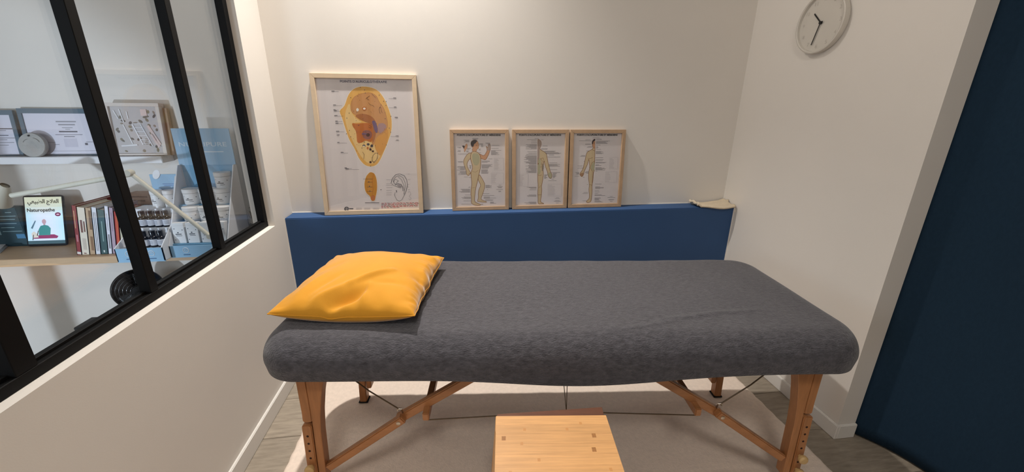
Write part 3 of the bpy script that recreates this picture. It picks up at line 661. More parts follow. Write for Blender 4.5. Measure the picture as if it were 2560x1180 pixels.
('r','ear_dark',[-28.6,173.4,-1.2,173,-1.4,171.6,-28.8,172]),
('r','ear_dark',[-30.9,147.3,-3.4,146.8,-3.6,145.4,-31,145.8]),
('r','ear_dark',[-33.1,122.4,-5.5,121.9,-5.7,120.4,-33.2,121]),
('r','ink',[-21.5,176.8,-17.4,176.7,-17.9,170.4,-22,170.5]),
('r','ink',[-20.1,153.5,-16,153.4,-16.5,147,-20.6,147.1]),
('r','ink',[-20.3,127.1,-16.1,127.1,-16.7,120.6,-20.8,120.7]),
('l','ink_blue',2.2,[94.9,165.7,103.7,190.4,122.4,209.9,143.5,213.9,167.1,203.7,178.3,182.2,180,153.6,172.5,125,160.4,99.9]),
('l','ink_blue',1.6,[107,169.1,110.3,186.8,125.2,200.7,142.8,204,159.5,193.2,168.3,168.1,169,146.6,157.1,103.6]),
('l','ink_blue',1.6,[112,161.9,109.6,176.2,118.7,186.7,134,177.2,116.6,158.3,112,161.9]),
('l','ink_blue',2.6,[116.4,154.7,129.4,161.6,146.6,157.8,154.8,143.3,154.7,121.7]),
('l','ink_blue',1.4,[135.4,197,151.8,182.6,160.4,154,160.6,125.2]),
('l','ink_blue',1.5,[98.8,162.1,107.8,151.3,128.2,143.8,143.6,143.5]),
('l','ink_blue',1.5,[113.6,115.3,108.4,101,113.7,86.4,119.8,73.2,131.2,65.7,145.9,73.4,160.4,99.9]),
('l','ink_blue',3.2,[120,126,120.6,115.2]),
('p','mid',[127.5,156.5,135.5,157.5,143,154.5,149.5,148,151,143,147,140,142,140,135,142.5,129.5,147,125.5,153],0,0),
('r','mid',[72.1,184.7,102.6,184.2,102.5,182.5,71.9,183]),
('r','mid',[70.5,163.4,102,162.9,101.9,161.2,70.3,161.7]),
('r','mid',[69.8,154.9,101.4,154.4,101.3,152.7,69.7,153.2]),
('r','mid',[68.8,142.1,100.3,141.5,100.2,139.8,68.7,140.4]),
('r','mid',[67.6,126.4,95.6,125.9,95.5,124.1,67.5,124.7]),
('r','mid',[66.7,113.5,95.3,112.9,95.2,111.2,66.5,111.7]),
('r','mid',[65.8,102.7,93,102.2,92.9,100.4,65.7,101]),
('r','mid',[185.9,212.7,195.8,212.6,195.7,210.9,185.7,211.1]),
('r','mid',[184.1,184.4,197.9,184.2,197.8,182.5,183.9,182.7]),
('r','mid',[182.4,158,191,157.9,190.9,156.2,182.3,156.3]),
('r','mid',[181.5,143.7,187.8,143.6,187.7,141.9,181.4,142]),
('r','mid',[180.6,129.3,192.2,129.1,192.1,127.4,180.5,127.6]),
('l','mid',1.2,[181,114,191.1,117.4,195.9,102.9,184.6,92.2,195.9,81.1,188.3,71.7,181.8,81.3]),
('r','ink',[36.9,132.5,42.4,132.4,42.1,128.8,36.6,129]),
('r','ink',[-48.7,63.1,25.6,61.4,25.4,58.5,-48.9,60.2]),
('r','red',[36.6,58.7,48.4,58.4,48.3,56.1,36.4,56.4]),
('r','red',[53.3,58.7,62.1,58.5,61.9,56.1,53.2,56.3]),
('r','ink_soft',[65.2,58.6,80.6,58.3,80.5,55.9,65,56.3]),
('r','ink_soft',[85.9,58.5,93,58.4,92.8,56,85.7,56.2]),
('r','red',[98.7,58.5,110.8,58.2,110.6,55.9,98.6,56.2]),
('r','red',[116.6,58.4,130.2,58.1,130,55.8,116.5,56.1]),
('r','red',[133.1,58.4,148,58,147.9,55.7,132.9,56]),
('r','red',[152.6,58.3,160.1,58.1,159.9,55.8,152.4,56]),
('r','ink_soft',[166.1,58.3,181.3,57.9,181.2,55.6,165.9,55.9]),
('r','red',[185.2,58.2,195.9,57.9,195.7,55.6,185.1,55.8]),
('r','ink_soft',[198.8,58.1,209.8,57.9,209.7,55.5,198.7,55.8]),
('r','red',[215.4,58.1,232.1,57.7,232,55.4,215.2,55.7]),
('r','ink_soft',[36.2,54.4,51.8,54,51.6,51.7,36.1,52]),
('r','red',[56.1,54.3,63.9,54.1,63.7,51.8,55.9,52]),
('r','red',[69.9,54.2,87.2,53.8,87.1,51.5,69.7,51.9]),
('r','red',[92.7,54.1,103.5,53.9,103.3,51.6,92.6,51.8]),
('r','red',[109.3,54.1,119,53.9,118.9,51.5,109.1,51.7]),
('r','red',[122.8,54,134.9,53.8,134.7,51.4,122.6,51.7]),
('r','ink_soft',[138.7,54,148,53.8,147.8,51.4,138.5,51.6]),
('r','red',[151.3,53.9,166.6,53.6,166.5,51.2,151.1,51.6]),
('r','red',[173,53.8,180.8,53.7,180.6,51.3,172.8,51.5]),
('r','red',[184.4,53.8,202,53.4,201.9,51.1,184.2,51.4]),
('r','red',[208,53.7,220.1,53.4,220,51.1,207.9,51.4]),
('r','ink_soft',[224.2,53.6,235.8,53.4,235.6,51,224.1,51.3]),
('r','ink_soft',[35.8,49.3,44.5,49.1,44.3,46.7,35.6,46.9]),
('r','red',[47.7,49.2,65.6,48.8,65.4,46.5,47.5,46.9]),
('r','ink_soft',[70.4,49.1,84.4,48.8,84.2,46.5,70.2,46.8]),
('r','red',[87.5,49.1,103.8,48.7,103.6,46.3,87.3,46.7]),
('r','ink_soft',[109.2,49,115.2,48.8,115,46.5,109,46.6]),
('r','red',[118.6,48.9,126.9,48.7,126.7,46.4,118.5,46.6]),
('r','ink_soft',[130.9,48.9,140.7,48.7,140.6,46.3,130.7,46.5]),
('r','ink_soft',[145.7,48.8,156,48.6,155.9,46.2,145.6,46.5]),
('r','ink_soft',[159.5,48.8,167.9,48.6,167.7,46.2,159.3,46.4]),
('r','ink_soft',[174.1,48.7,188.5,48.4,188.4,46,174,46.4]),
('r','ink_soft',[191.6,48.6,208.9,48.2,208.7,45.9,191.5,46.3]),
('r','red',[214.1,48.5,230.7,48.2,230.5,45.8,214,46.2]),
('r','red',[35.4,43.4,42.7,43.3,42.5,40.9,35.2,41.1]),
('r','red',[47.4,43.4,59.9,43.1,59.7,40.8,47.3,41.1]),
('r','ink_soft',[65.3,43.3,81.5,42.9,81.3,40.6,65.1,41]),
('r','red',[84.5,43.2,92,43.1,91.9,40.7,84.3,40.9]),
('r','red',[95.7,43.2,108.6,42.9,108.5,40.5,95.5,40.8]),
('r','red',[113.7,43.1,123.7,42.9,123.5,40.5,113.5,40.8]),
('r','red',[129,43,146.7,42.6,146.6,40.3,128.9,40.7]),
('r','red',[150.8,42.9,169,42.5,168.9,40.2,150.7,40.6]),
('r','ink_soft',[172,42.8,180.1,42.7,179.9,40.3,171.8,40.5]),
('r','red',[185.5,42.8,203.3,42.4,203.1,40,185.4,40.4]),
('r','ink_soft',[206.3,42.7,215.9,42.5,215.8,40.1,206.1,40.3]),
('r','red',[220.2,42.6,227.7,42.5,227.6,40.1,220,40.3]),
('r','red',[35,39.1,45.1,38.8,44.9,36.5,34.8,36.7]),
('r','ink_soft',[48.4,39,54.4,38.9,54.2,36.5,48.2,36.7]),
('r','red',[59.8,39,70.7,38.7,70.5,36.4,59.6,36.6]),
('r','ink_soft',[74.6,38.9,87.2,38.6,87.1,36.3,74.4,36.6]),
('r','red',[91.8,38.8,109.8,38.4,109.6,36,91.6,36.5]),
('r','red',[113.3,38.7,126.7,38.4,126.6,36.1,113.1,36.4]),
('r','red',[131.7,38.6,146.6,38.3,146.4,35.9,131.5,36.3]),
('r','red',[151,38.5,166.9,38.2,166.7,35.8,150.8,36.2]),
('r','red',[169.9,38.5,177.9,38.3,177.8,35.9,169.7,36.1]),
('r','red',[182.3,38.4,192,38.2,191.9,35.8,182.2,36]),
('r','red',[195.5,38.3,205.6,38.1,205.5,35.7,195.4,36]),
('r','ink_soft',[210.4,38.3,228.5,37.8,228.3,35.5,210.3,35.9]),
('r','red',[34.6,34,44.5,33.7,44.3,31.4,34.4,31.6]),
('r','ink_soft',[49.2,33.9,59.4,33.7,59.2,31.3,49,31.6]),
('r','red',[62.9,33.8,74.5,33.6,74.3,31.2,62.8,31.5]),
('r','ink_soft',[80.5,33.7,93.6,33.4,93.5,31.1,80.3,31.4]),
('r','red',[97,33.7,111.7,33.3,111.5,31,96.8,31.3]),
('r','ink_soft',[114.7,33.6,130.8,33.2,130.6,30.8,114.5,31.2]),
('l','ink_blue',4.5,[-139,25.9,-140.7,23.9,-142.8,22.4,-145.2,21.5,-147.7,21.2,-150.2,21.5,-152.4,22.4,-154.3,23.9,-155.7,25.9,-156.5,28.2,-156.6,30.6,-156.1,33,-155,35.3,-153.3,37.2,-151.2,38.7,-148.8,39.7,-146.3,40,-143.8,39.7,-141.6,38.7,-139.7,37.2,-138.3,35.3,-137.5,33]),
('r','ink_blue',[-153,32.9,-136.5,32.5,-136.9,28.2,-153.4,28.6]),
('r','ink_blue',[-133.6,33.9,-112.3,33.4,-112.7,28.3,-134.1,28.8]),
('r','mid',[-97.7,33.8,-67.3,33,-67.5,31.2,-97.9,31.9]),
('r','mid',[-98.2,28.7,-67.8,27.9,-67.9,26.1,-98.4,26.9]),
('r','mid',[-56.2,32.8,-23.6,32,-23.7,30.2,-56.4,31]),
('r','mid',[-56.7,27.7,-24,26.9,-24.2,25.1,-56.8,25.9]),
('r','mid',[-9.7,31.7,23.2,30.9,23,29.1,-9.8,29.8]),
('r','mid',[-10.1,26.6,22.8,25.8,22.6,23.9,-10.2,24.7]),
('r','pale',[140,213.9,237.6,212.6,237.6,211.5,139.9,212.9]),
],
'figA': [
('p','skin',[-54.5,319,-63,315,-71,308,-78.5,297.5,-84.5,288,-88.5,278.5,-90,268.5,-88,258,-85,246.5,-81.5,234,-78.5,224.5,-76.5,218,-76,212.5,-76.5,207,-75,202.5,-71.5,198,-67.5,195.5,-62.5,195,-61,197.5,-61.5,203.5,-60,205.5,-56.5,203,-54,204.5,-53,208.5,-54.5,214,-58.5,220,-62.5,227.5,-66.5,236,-69.5,245.5,-71,256,-69.5,265.5,-65.5,273.5,-59,282,-49.5,290,-43.5,298.5,-41.5,307,-42.5,313.5,-48,318.5],'skin_line',2.3),
('p','skin',[-1.5,197.5,3.5,189,9.5,179,15.5,168.5,20.5,158,24.5,148.5,25,137.5,23.5,126,20,113.5,16,100.5,11.5,88.5,7,77.5,4,69,3,62.5,6,57.5,13.5,54,21.5,50.5,30.5,47,33.5,44.5,31.5,42,24,42,11,43,-1,44.5,-11.5,46.5,-17.5,48.5,-17.5,51.5,-16.5,57,-14,64.5,-12.5,75,-13,88,-11.5,101,-9,114,-4.5,125,1,135,0.5,145.5,-6,157.5,-10,167.5,-12,176,-10.5,186,-6.5,196.5],'skin_line',2.3),
('p','skin_warm',[1,313,8.5,308.5,15,305.5,21.5,303.5,27,306.5,32.5,315,36.5,322,40,328.5,41,334.5,40,340.5,38.5,346.5,36,351.5,36,353.5,38.5,352.5,41,350.5,44.5,347.5,46.5,350,47.5,358,49.5,363.5,53,365.5,55.5,365.5,58,363.5,59.5,357.5,60,348.5,59.5,340,57.5,333,54.5,324.5,51.5,315.5,47,305.5,41.5,295,37,287,32.5,282,27.5,280.5,21,282.5,14.5,284.5,7.5,287,2.5,294.5,-1,308],'skin_line',2.0),
('p','skin',[-35.5,327,-23.5,326,-13,322,-4.5,316,1,307,4,295.5,5.5,281.5,5,265,4,249,1.5,234.5,-1.5,220.5,-4.5,208,-7.5,197.5,-9.5,189,-12,179.5,-14,169,-17,157,-20.5,144,-24,131.5,-27,118.5,-29.5,106.5,-30.5,96,-32,85,-33,74,-34,63,-34,52,-30,44.5,-21.5,40,-13,36,-4.5,32.5,-0.5,29.5,-2,27,-8,25.5,-20,25.5,-32,27.5,-43.5,32,-50.5,36,-52.5,40.5,-53,49.5,-51.5,62.5,-52,75.5,-54,88.5,-54,101.5,-53,114.5,-51,127.5,-48.5,140.5,-48,154,-48.5,169,-50,184,-51.5,199,-51,210.5,-47.5,219,-44.5,227.5,-41.5,236,-41.5,245.5,-44,256,-46.5,266.5,-49.5,276.5,-51,288,-51,300.5,-48.5,312,-44,322.5],'skin_line',2.6),
('p','sage',[-33.5,315.5,-20,316.5,-10,313.5,-4.5,306,-1.5,295,-1,280.5,-3,268,-7.5,257.5,-14,251.5,-22.5,249.5,-29.5,252.5,-35,261,-39,271.5,-41.5,284,-42,296.5,-40.5,309],0,0),
('p','skin_warm',[-37.5,343,-41.5,349,-45,355.5,-47.5,363,-48,370,-46,377,-42,382.5,-35.5,386,-29,388,-22,388,-15.5,385.5,-10.5,381,-7.5,376,-6,371,-5,366,-3.5,361,-3.5,356.5,-5,353.5,-5.5,349.5,-5.5,344.5,-8,341.5,-12.5,340.5,-15.5,336,-17,329,-23.5,326,-34.5,327,-40.5,330.5,-41.5,336.5,-40,340,-37,340],'skin_line',1.2),
('p','hair',[-48,370,-46,377,-42,382.5,-35.5,386,-29,388,-22,388,-16,386.5,-12,383.5,-11.5,381.5,-14,379.5,-17,376.5,-20,372.5,-23.5,369,-28.5,366.5,-31.5,361.5,-32.5,355,-35.5,351,-39.5,350.5,-43.5,354,-47,362.5],0,0),
('p','hand_grey',[42.5,347.5,45,346.5,47,349.5,47.5,357.5,49.5,362,53,364,55.5,364,58,362,59.5,355.5,59,345,58,337,55.5,332,51.5,330,46,331,43,335.5,41.5,344],0,0),
('r','skin_line',[-18.6,361.1,-15.7,361.1,-15.7,356.2,-18.6,356.2]),
('r','hair',[-10.5,369.7,-6.4,369.7,-6.4,368.5,-10.6,368.5]),
('r','skin_line',[-9.2,348,-5,348,-5.1,347.1,-9.2,347.2]),
('l','skin_line',1.2,[-10.8,184.7,-6.3,201.7,-1.8,222.9]),
('l','skin_line',1,[-43.9,219,-27.2,212.5,-10.2,222.9]),
('l','skin_line',1,[-47.8,125.2,-30.8,127.1]),
('p','hair',[-96,357,-85,358.5,-78,352,-85,339],0,0),
('p','skin_warm',[-83.5,345,-79.5,355,-76.5,362.5,-73.5,366.5,-70.5,367.5,-67.5,365.5,-66,360.5,-66.5,352,-68.5,345,-73,339,-77.5,331.5,-82,323.5,-84.5,324.5,-85,335],'skin_line',0.8),
('r','ink',[-38.6,396.8,-4.7,396.8,-4.7,395.6,-38.7,395.6]),
('r','ink',[-38.7,393.5,-7.7,393.6,-7.8,392.4,-38.7,392.4]),
('r','ink',[-38.8,390.3,-11.3,390.3,-11.3,389.1,-38.8,389.1]),
('r','ink',[-86.1,387.4,-55.3,387.4,-55.3,386.2,-86.1,386.2]),
('r','ink',[-79.8,384.2,-55.4,384.2,-55.4,383,-79.9,383]),
('r','ink',[-75.3,380.9,-55.4,380.9,-55.4,379.7,-75.3,379.7]),
('r','ink',[-84.8,377.7,-55.5,377.7,-55.5,376.5,-84.8,376.5]),
('r','ink',[-122.4,349.6,-101.4,349.5,-101.5,348.3,-122.4,348.4]),
('r','ink',[-114.3,346.3,-101.5,346.3,-101.5,345.1,-114.3,345.1]),
('r','ink',[-120,333.2,-103.9,333.1,-103.9,332,-120,332]),
('r','ink',[-117.7,329.9,-104,329.9,-104,328.7,-117.7,328.7]),
('r','ink',[-122.9,326.6,-104.1,326.6,-104.1,325.4,-122.9,325.4]),
('r','ink',[-68.6,344.6,-48.3,344.5,-48.3,343.3,-68.6,343.4]),
('r','ink',[-68.6,341.3,-49.2,341.2,-49.2,340.1,-68.7,340.1]),
('r','ink',[-68.7,338,-56.1,338,-56.1,336.8,-68.7,336.8]),
('r','ink',[-73,330.2,-58.9,330.2,-59,329,-73,329]),
('r','ink',[-73.1,326.9,-63.7,326.9,-63.7,325.7,-73.1,325.7]),
('r','ink',[-73.1,323.6,-57.8,323.6,-57.8,322.4,-73.2,322.4]),
('r','ink',[-1.9,368.3,19.2,368.3,19.2,367.1,-1.9,367.1]),
('r','ink',[-1.9,365,19,365,19,363.8,-1.9,363.8]),
('r','ink',[8.4,361.7,17.6,361.7,17.6,360.5,8.4,360.5]),
('r','ink',[8.4,358.4,21.3,358.4,21.3,357.2,8.4,357.2]),
('r','ink',[8.4,355.1,17.6,355.1,17.6,353.9,8.4,353.9]),
('r','ink',[8.3,351.8,21.1,351.8,21.1,350.6,8.3,350.6]),
('r','ink',[-4.3,340.3,7.6,340.3,7.6,339.1,-4.3,339.1]),
('r','ink',[-4.4,337,3.2,337,3.2,335.8,-4.4,335.8]),
('r','ink',[-4.4,333.7,7,333.7,7,332.5,-4.4,332.5]),
('r','ink',[32.1,372.3,58.6,372.3,58.6,371.2,32.1,371.2]),
('r','ink',[34.1,369.1,58.6,369.1,58.6,367.9,34.1,367.9]),
('r','ink',[43.3,365.8,58.5,365.8,58.5,364.6,43.3,364.6]),
('r','ink',[67.7,358.8,109,358.7,109,357.5,67.7,357.6]),
('r','ink',[64.7,342.3,104.9,342.2,104.9,341,64.7,341.1]),
('r','ink',[62.5,331.9,119.3,331.8,119.3,330.6,62.5,330.7]),
('r','ink',[62.5,328.6,88.4,328.5,88.4,327.3,62.5,327.4]),
('r','ink',[62.5,325.3,88.1,325.2,88.1,324,62.4,324.1]),
('r','ink',[62.4,322,97.1,321.9,97.1,320.7,62.4,320.8]),
('r','ink',[62.4,318.7,104.2,318.5,104.2,317.3,62.4,317.4]),
('r','ink',[62.4,315.3,101.3,315.2,101.3,314,62.4,314.1]),
('r','ink',[62.4,312,90.9,311.9,90.9,310.7,62.4,310.8]),
('r','ink',[62.3,308.7,108,308.5,108,307.3,62.3,307.5]),
('r','ink',[-119.9,313.9,-69.2,313.7,-69.2,312.5,-119.9,312.7]),
('r','ink',[-121.2,273.3,-93.8,273.2,-93.8,272,-121.2,272.1]),
('r','ink',[-119,270,-93.9,269.9,-93.9,268.6,-119.1,268.8]),
('r','ink',[-122.3,246.3,-83.2,246,-83.2,244.8,-122.3,245.1]),
('r','ink',[-126.4,243,-83.2,242.6,-83.3,241.4,-126.4,241.7]),
('r','ink',[-108.6,239.5,-83.3,239.3,-83.4,238.1,-108.7,238.3]),
('r','ink',[-119.3,236.2,-83.4,235.9,-83.4,234.7,-119.4,235]),
('r','ink',[-110.8,232.8,-83.5,232.6,-83.5,231.3,-110.9,231.6]),
('r','ink',[-110,229.4,-83.6,229.2,-83.6,228,-110,228.2]),
('r','ink',[-128.9,226.2,-83.6,225.8,-83.7,224.6,-129,225]),
('r','ink',[-111.6,219.3,-77.5,219,-77.5,217.8,-111.7,218.1]),
('r','ink',[-112.2,216,-77.6,215.7,-77.6,214.5,-112.2,214.8]),
('r','ink',[-110.4,212.6,-77.7,212.3,-77.7,211.1,-110.4,211.4]),
('r','ink',[-119.7,209.3,-77.7,208.9,-77.8,207.7,-119.8,208.1]),
('r','ink',[-105.8,205.8,-77.8,205.5,-77.8,204.3,-105.9,204.6]),
('r','ink',[-121.5,202.6,-77.9,202.2,-77.9,200.9,-121.6,201.4]),
('r','ink',[-90.3,188.3,-67.7,188.1,-67.7,186.8,-90.3,187.1]),
('r','ink',[-63.2,185.1,-50.9,184.9,-50.9,183.7,-63.2,183.8]),
('r','ink',[-63.9,132.5,-58.2,132.4,-58.3,131.2,-63.9,131.3]),
('r','ink',[-67.5,129.1,-58.3,129,-58.3,127.7,-67.6,127.9]),
('r','ink',[-110.8,120.3,-58.5,119.5,-58.5,118.3,-110.9,119]),
('r','ink',[-106.3,116.7,-58.6,116.1,-58.6,114.8,-106.3,115.5]),
('r','ink',[-101.8,113.2,-58.6,112.6,-58.7,111.4,-101.8,112]),
('r','ink',[-104,109.8,-58.7,109.2,-58.7,107.9,-104,108.6]),
('r','ink',[-119.4,106.6,-58.8,105.7,-58.8,104.4,-119.4,105.4]),
('r','ink',[-110.5,103,-58.8,102.2,-58.9,101,-110.5,101.8]),
('r','ink',[-86.6,86.6,-54.9,86.1,-54.9,84.9,-86.6,85.4]),
('r','ink',[-93.7,76.8,-55.1,76.1,-55.1,74.9,-93.8,75.5]),
('r','ink',[-107.5,73.5,-55.2,72.7,-55.2,71.4,-107.5,72.3]),
('r','ink',[-91.1,69.8,-55.2,69.2,-55.2,67.9,-91.1,68.5]),
('r','ink',[-102.5,66.5,-55.3,65.7,-55.3,64.4,-102.5,65.2]),
('r','ink',[-96.9,53.8,-55.5,53,-55.6,51.7,-96.9,52.5]),
('r','ink',[-109.7,34.8,-53.8,33.7,-53.8,32.4,-109.8,33.5]),
('r','ink',[9.4,274.7,54.8,274.4,54.8,273.2,9.4,273.5]),
('r','ink',[9.4,271.3,54.4,271.1,54.4,269.9,9.4,270.1]),
('r','ink',[9.4,268,42.2,267.8,42.2,266.6,9.3,266.8]),
('r','ink',[9.2,255,69,254.6,69,253.4,9.2,253.8]),
('r','ink',[9.1,251.6,59.7,251.3,59.7,250.1,9.1,250.4]),
('r','ink',[9.1,248.3,61.1,247.9,61.1,246.7,9.1,247]),
('r','ink',[9.1,244.9,68.9,244.5,68.9,243.2,9,243.7]),
('r','ink',[9,241.5,51.8,241.2,51.8,240,9,240.3]),
('r','ink',[9,238.2,47.8,237.9,47.8,236.6,9,236.9]),
('r','ink',[8.9,234.8,46.8,234.5,46.8,233.3,8.9,233.6]),
('r','ink',[6.7,226.8,43.7,226.5,43.7,225.2,6.7,225.6]),
('r','ink',[6.7,223.4,43.1,223.1,43.1,221.9,6.7,222.2]),
('r','ink',[6.6,220,43.6,219.7,43.6,218.5,6.6,218.8]),
('r','ink',[6.6,216.6,40.1,216.3,40.1,215.1,6.6,215.4]),
('r','ink',[6.6,213.2,49,212.9,49,211.6,6.5,212]),
('r','ink',[6.5,209.8,42.7,209.5,42.7,208.3,6.5,208.6]),
('r','ink',[6.5,206.4,45.2,206.1,45.2,204.9,6.4,205.2]),
('r','ink',[47.4,286.2,69.8,286.1,69.8,284.9,47.4,285]),
('r','ink',[29.1,139.9,52.3,139.6,52.3,138.3,29.1,138.6]),
('r','ink',[29.1,136.4,63.5,136,63.5,134.7,29,135.2]),
('r','ink',[29,133,62.1,132.5,62.1,131.3,29,131.7]),
('r','ink',[29,129.5,52.5,129.2,52.5,127.9,29,128.3]),
('r','ink',[28.9,126.1,62.8,125.6,62.8,124.3,28.9,124.8]),
('r','ink',[37.4,116,42.1,115.9,42.1,114.7,37.4,114.7]),
('r','ink',[11.4,92.5,50.3,91.9,50.3,90.6,11.4,91.2]),
('r','ink',[13.5,82.4,77.9,81.4,77.9,80.1,13.4,81.2]),
('r','ink',[17.7,74.9,52.9,74.3,52.9,73.1,17.7,73.7]),
('r','ink',[17.6,71.4,51.8,70.9,51.8,69.6,17.6,70.2]),
('r','ink',[17.6,67.9,87.6,66.7,87.6,65.5,17.6,66.7]),
('r','ink',[17.5,64.4,51.6,63.8,51.6,62.6,17.5,63.2]),
('r','ink',[26.1,57.3,71.6,56.5,71.6,55.2,26.1,56]),
('r','ink',[26,53.7,68.5,53,68.5,51.7,26,52.5]),
('r','ink',[54,43.6,73.9,43.2,73.9,41.9,54,42.3]),
('r','ink',[54,40,74.3,39.7,74.3,38.4,54,38.8]),
('r','ink',[54,36.5,88.1,35.9,88.1,34.6,54,35.2]),
('r','ink',[-0.1,33.6,14.3,33.3,14.3,32,-0.1,32.3]),
('r','ink',[-0.1,30,12.5,29.8,12.5,28.5,-0.1,28.8]),
('r','ink',[103.2,138.9,118.1,138.7,118.1,137.5,103.2,137.7]),
('r','ink',[94.1,131.7,127.2,131.2,127.2,130,94.1,130.4]),
('r','ink',[98.8,128.1,122.5,127.8,122.5,126.6,98.8,126.9]),
('r','ink',[100.9,124.6,120.3,124.4,120.3,123.1,100.9,123.4]),
('r','ink',[89.3,115.2,127.6,114.7,127.6,113.4,89.3,114]),
('r','ink',[102.4,105.5,116.6,105.3,116.6,104,102.4,104.2]),
('r','ink',[102.7,102,116.3,101.8,116.3,100.5,102.7,100.7]),
('r','ink',[-4.6,320.5,7.7,320.5,7.7,319.3,-4.6,319.3]),
('r','ink',[-60,251.3,-47.5,251.2,-47.6,250,-60.1,250.1]),
('r','ink',[-56.3,247.9,-47.6,247.8,-47.6,246.6,-56.3,246.7]),
('r','ink',[-58.4,244.5,-47.7,244.5,-47.7,243.3,-58.4,243.3]),
('r','ink',[-57.2,241.2,-47.7,241.1,-47.8,239.9,-57.3,240]),
('r','ink',[-60.2,237.8,-47.8,237.7,-47.8,236.5,-60.2,236.6]),
('r','ink',[-55.9,234.4,-47.9,234.4,-47.9,233.2,-55.9,233.2]),
('r','pale',[79.1,289.6,134.2,289.4,134.2,288.5,79.1,288.8]),
('r','pale',[78.8,223,134.3,222.6,134.3,221.7,78.8,222.2]),
('r','pale',[79.1,289.6,79.9,289.6,79.6,222.2,78.8,222.2]),
('r','pale',[133.4,289.4,134.2,289.4,134.3,221.7,133.4,221.7]),
('r','mid',[81.6,283.5,100.2,283.4,100.2,282.2,81.6,282.3]),
('r','mid',[130,283.3,132.5,283.3,132.5,282,130,282]),
('r','mid',[81.6,276.8,104.7,276.7,104.7,275.4,81.6,275.6]),
('r','mid',[130,276.6,132.5,276.6,132.5,275.3,130,275.3]),
('r','mid',[81.5,270.1,95.3,270,95.3,268.8,81.5,268.9]),
('r','mid',[130,269.8,132.5,269.8,132.5,268.6,130,268.6]),
('r','mid',[81.5,263.4,100.3,263.3,100.3,262,81.5,262.1]),
('r','mid',[130,263.1,132.5,263.1,132.5,261.8,130,261.8]),
('r','mid',[81.5,256.6,105.8,256.5,105.8,255.2,81.5,255.4]),
('r','mid',[130,256.3,132.5,256.3,132.5,255,130,255.1]),
('r','mid',[81.4,249.9,103.2,249.7,103.2,248.5,81.4,248.6]),
('r','mid',[130,249.6,132.5,249.5,132.5,248.3,130,248.3]),
('r','mid',[81.4,243.1,102,243,102,241.7,81.4,241.9]),
('r','mid',[130,242.8,132.5,242.8,132.6,241.5,130,241.5]),
('r','mid',[81.4,236.4,108.2,236.2,108.2,234.9,81.4,235.1]),
('r','mid',[130,236,132.6,236,132.6,234.7,130,234.7]),
('r','mid',[81.4,229.6,101.2,229.4,101.2,228.1,81.3,228.3]),
('r','mid',[130,229.2,132.6,229.2,132.6,227.9,130,227.9]),
('r','pale',[61.6,207.4,133.4,206.8,133.4,205.9,61.6,206.6]),
('r','pale',[61.2,146.2,133.5,145.3,133.5,144.4,61.2,145.3]),
('r','pale',[61.6,207.4,62.5,207.4,62.1,145.3,61.2,145.3]),
('r','pale',[132.6,206.8,133.4,206.8,133.5,144.4,132.6,144.4]),
('r','mid',[64.2,200.3,95.2,200,95.2,198.8,64.1,199.1]),
('r','mid',[129.2,199.7,131.7,199.7,131.7,198.4,129.2,198.4]),
('r','mid',[64.1,192.6,89.1,192.4,89.1,191.1,64.1,191.3]),
('r','mid',[129.2,191.9,131.7,191.9,131.7,190.6,129.2,190.7]),
('r','mid',[64.1,184.9,83.6,184.7,83.5,183.4,64,183.6]),
('r','mid',[129.2,184.2,131.7,184.1,131.7,182.9,129.2,182.9]),
('r','mid',[64,177.1,88.9,176.8,88.9,175.5,64,175.8]),
('r','mid',[129.2,176.4,131.7,176.4,131.7,175.1,129.2,175.1]),
('r','mid',[64,169.3,85.7,169.1,85.7,167.8,63.9,168]),
('r','mid',[129.2,168.6,131.8,168.6,131.8,167.3,129.2,167.3]),
('r','mid',[63.9,161.5,82.4,161.3,82.4,160,63.9,160.2]),
('r','mid',[129.2,160.8,131.8,160.7,131.8,159.4,129.2,159.5]),
('r','mid',[63.9,153.7,87,153.5,87,152.2,63.8,152.4]),
('r','mid',[129.2,152.9,131.8,152.9,131.8,151.6,129.2,151.6]),
],
'figB': [
('p','skin',[-12.5,390,-8.5,389,-4.5,386.5,0,382,3,377,4.5,370.5,4.5,363,3,354.5,1,348.5,-2,344,-2.5,340,-0.5,335.5,5.5,331,16.5,325.5,25,320,32,314.5,36,308,38,300.5,40,289.5,43,274.5,46.5,259.5,51,244,55,230,58.5,217,63,206,68.5,197.5,70.5,187.5,68.5,176.5,64.5,172,59,173,54,177.5,49.5,185,46.5,193.5,45.5,202,42,213,36.5,226,32,238,28.5,248.5,26,259.5,23.5,270.5,22,271.5,21,263,19.5,252,17,239,17.5,224,19.5,206.5,20,189.5,18,172,15.5,154.5,12,137,11,122.5,12.5,111.5,12.5,98.5,11.5,83,10,68.5,8,55.5,7,45.5,7,39,13,33,25,28.5,25,26,13,25.5,3,25.5,-4.5,26.5,-8.5,36,-8.5,53.5,-9.5,70,-10.5,85.5,-10.5,102,-9.5,120,-10,139.5,-12,161.5,-13.5,227.5,-14,336.5,-14.5,390.5,-14.5,390.5],'skin_line',2.6),
('p','hand_grey',[-12.5,389.5,-8.5,388.5,-4.5,386,-0.5,381.5,2.5,376.5,4,370.5,4,363,2.5,354.5,0.5,348.5,-2.5,344,-4,327.5,-4,299,-6,280,-11,271.5,-14,298,-14,359.5],0,0),
('p','sage',[-10.5,277,-4.5,287.5,0,286.5,3.5,273.5,4,258.5,2,241.5,2,226.5,4.5,213.5,2.5,203.5,-4,197,-9,194,-11.5,194,-13.5,213.5,-13.5,252.5],0,0),
('p','sage',[50,203.5,56,207,62,204.5,67.5,197,69.5,188,67.5,177.5,64,173,59,174.5,54.5,178.5,50.5,185.5,48,192,47.5,198.5],0,0),
('l','skin_line',1.5,[22.4,275.7,15.7,288.6,0.6,282.3]),
('l','skin_line',1.5,[-13.1,191.9,5.7,189.5,7.8,195.9]),
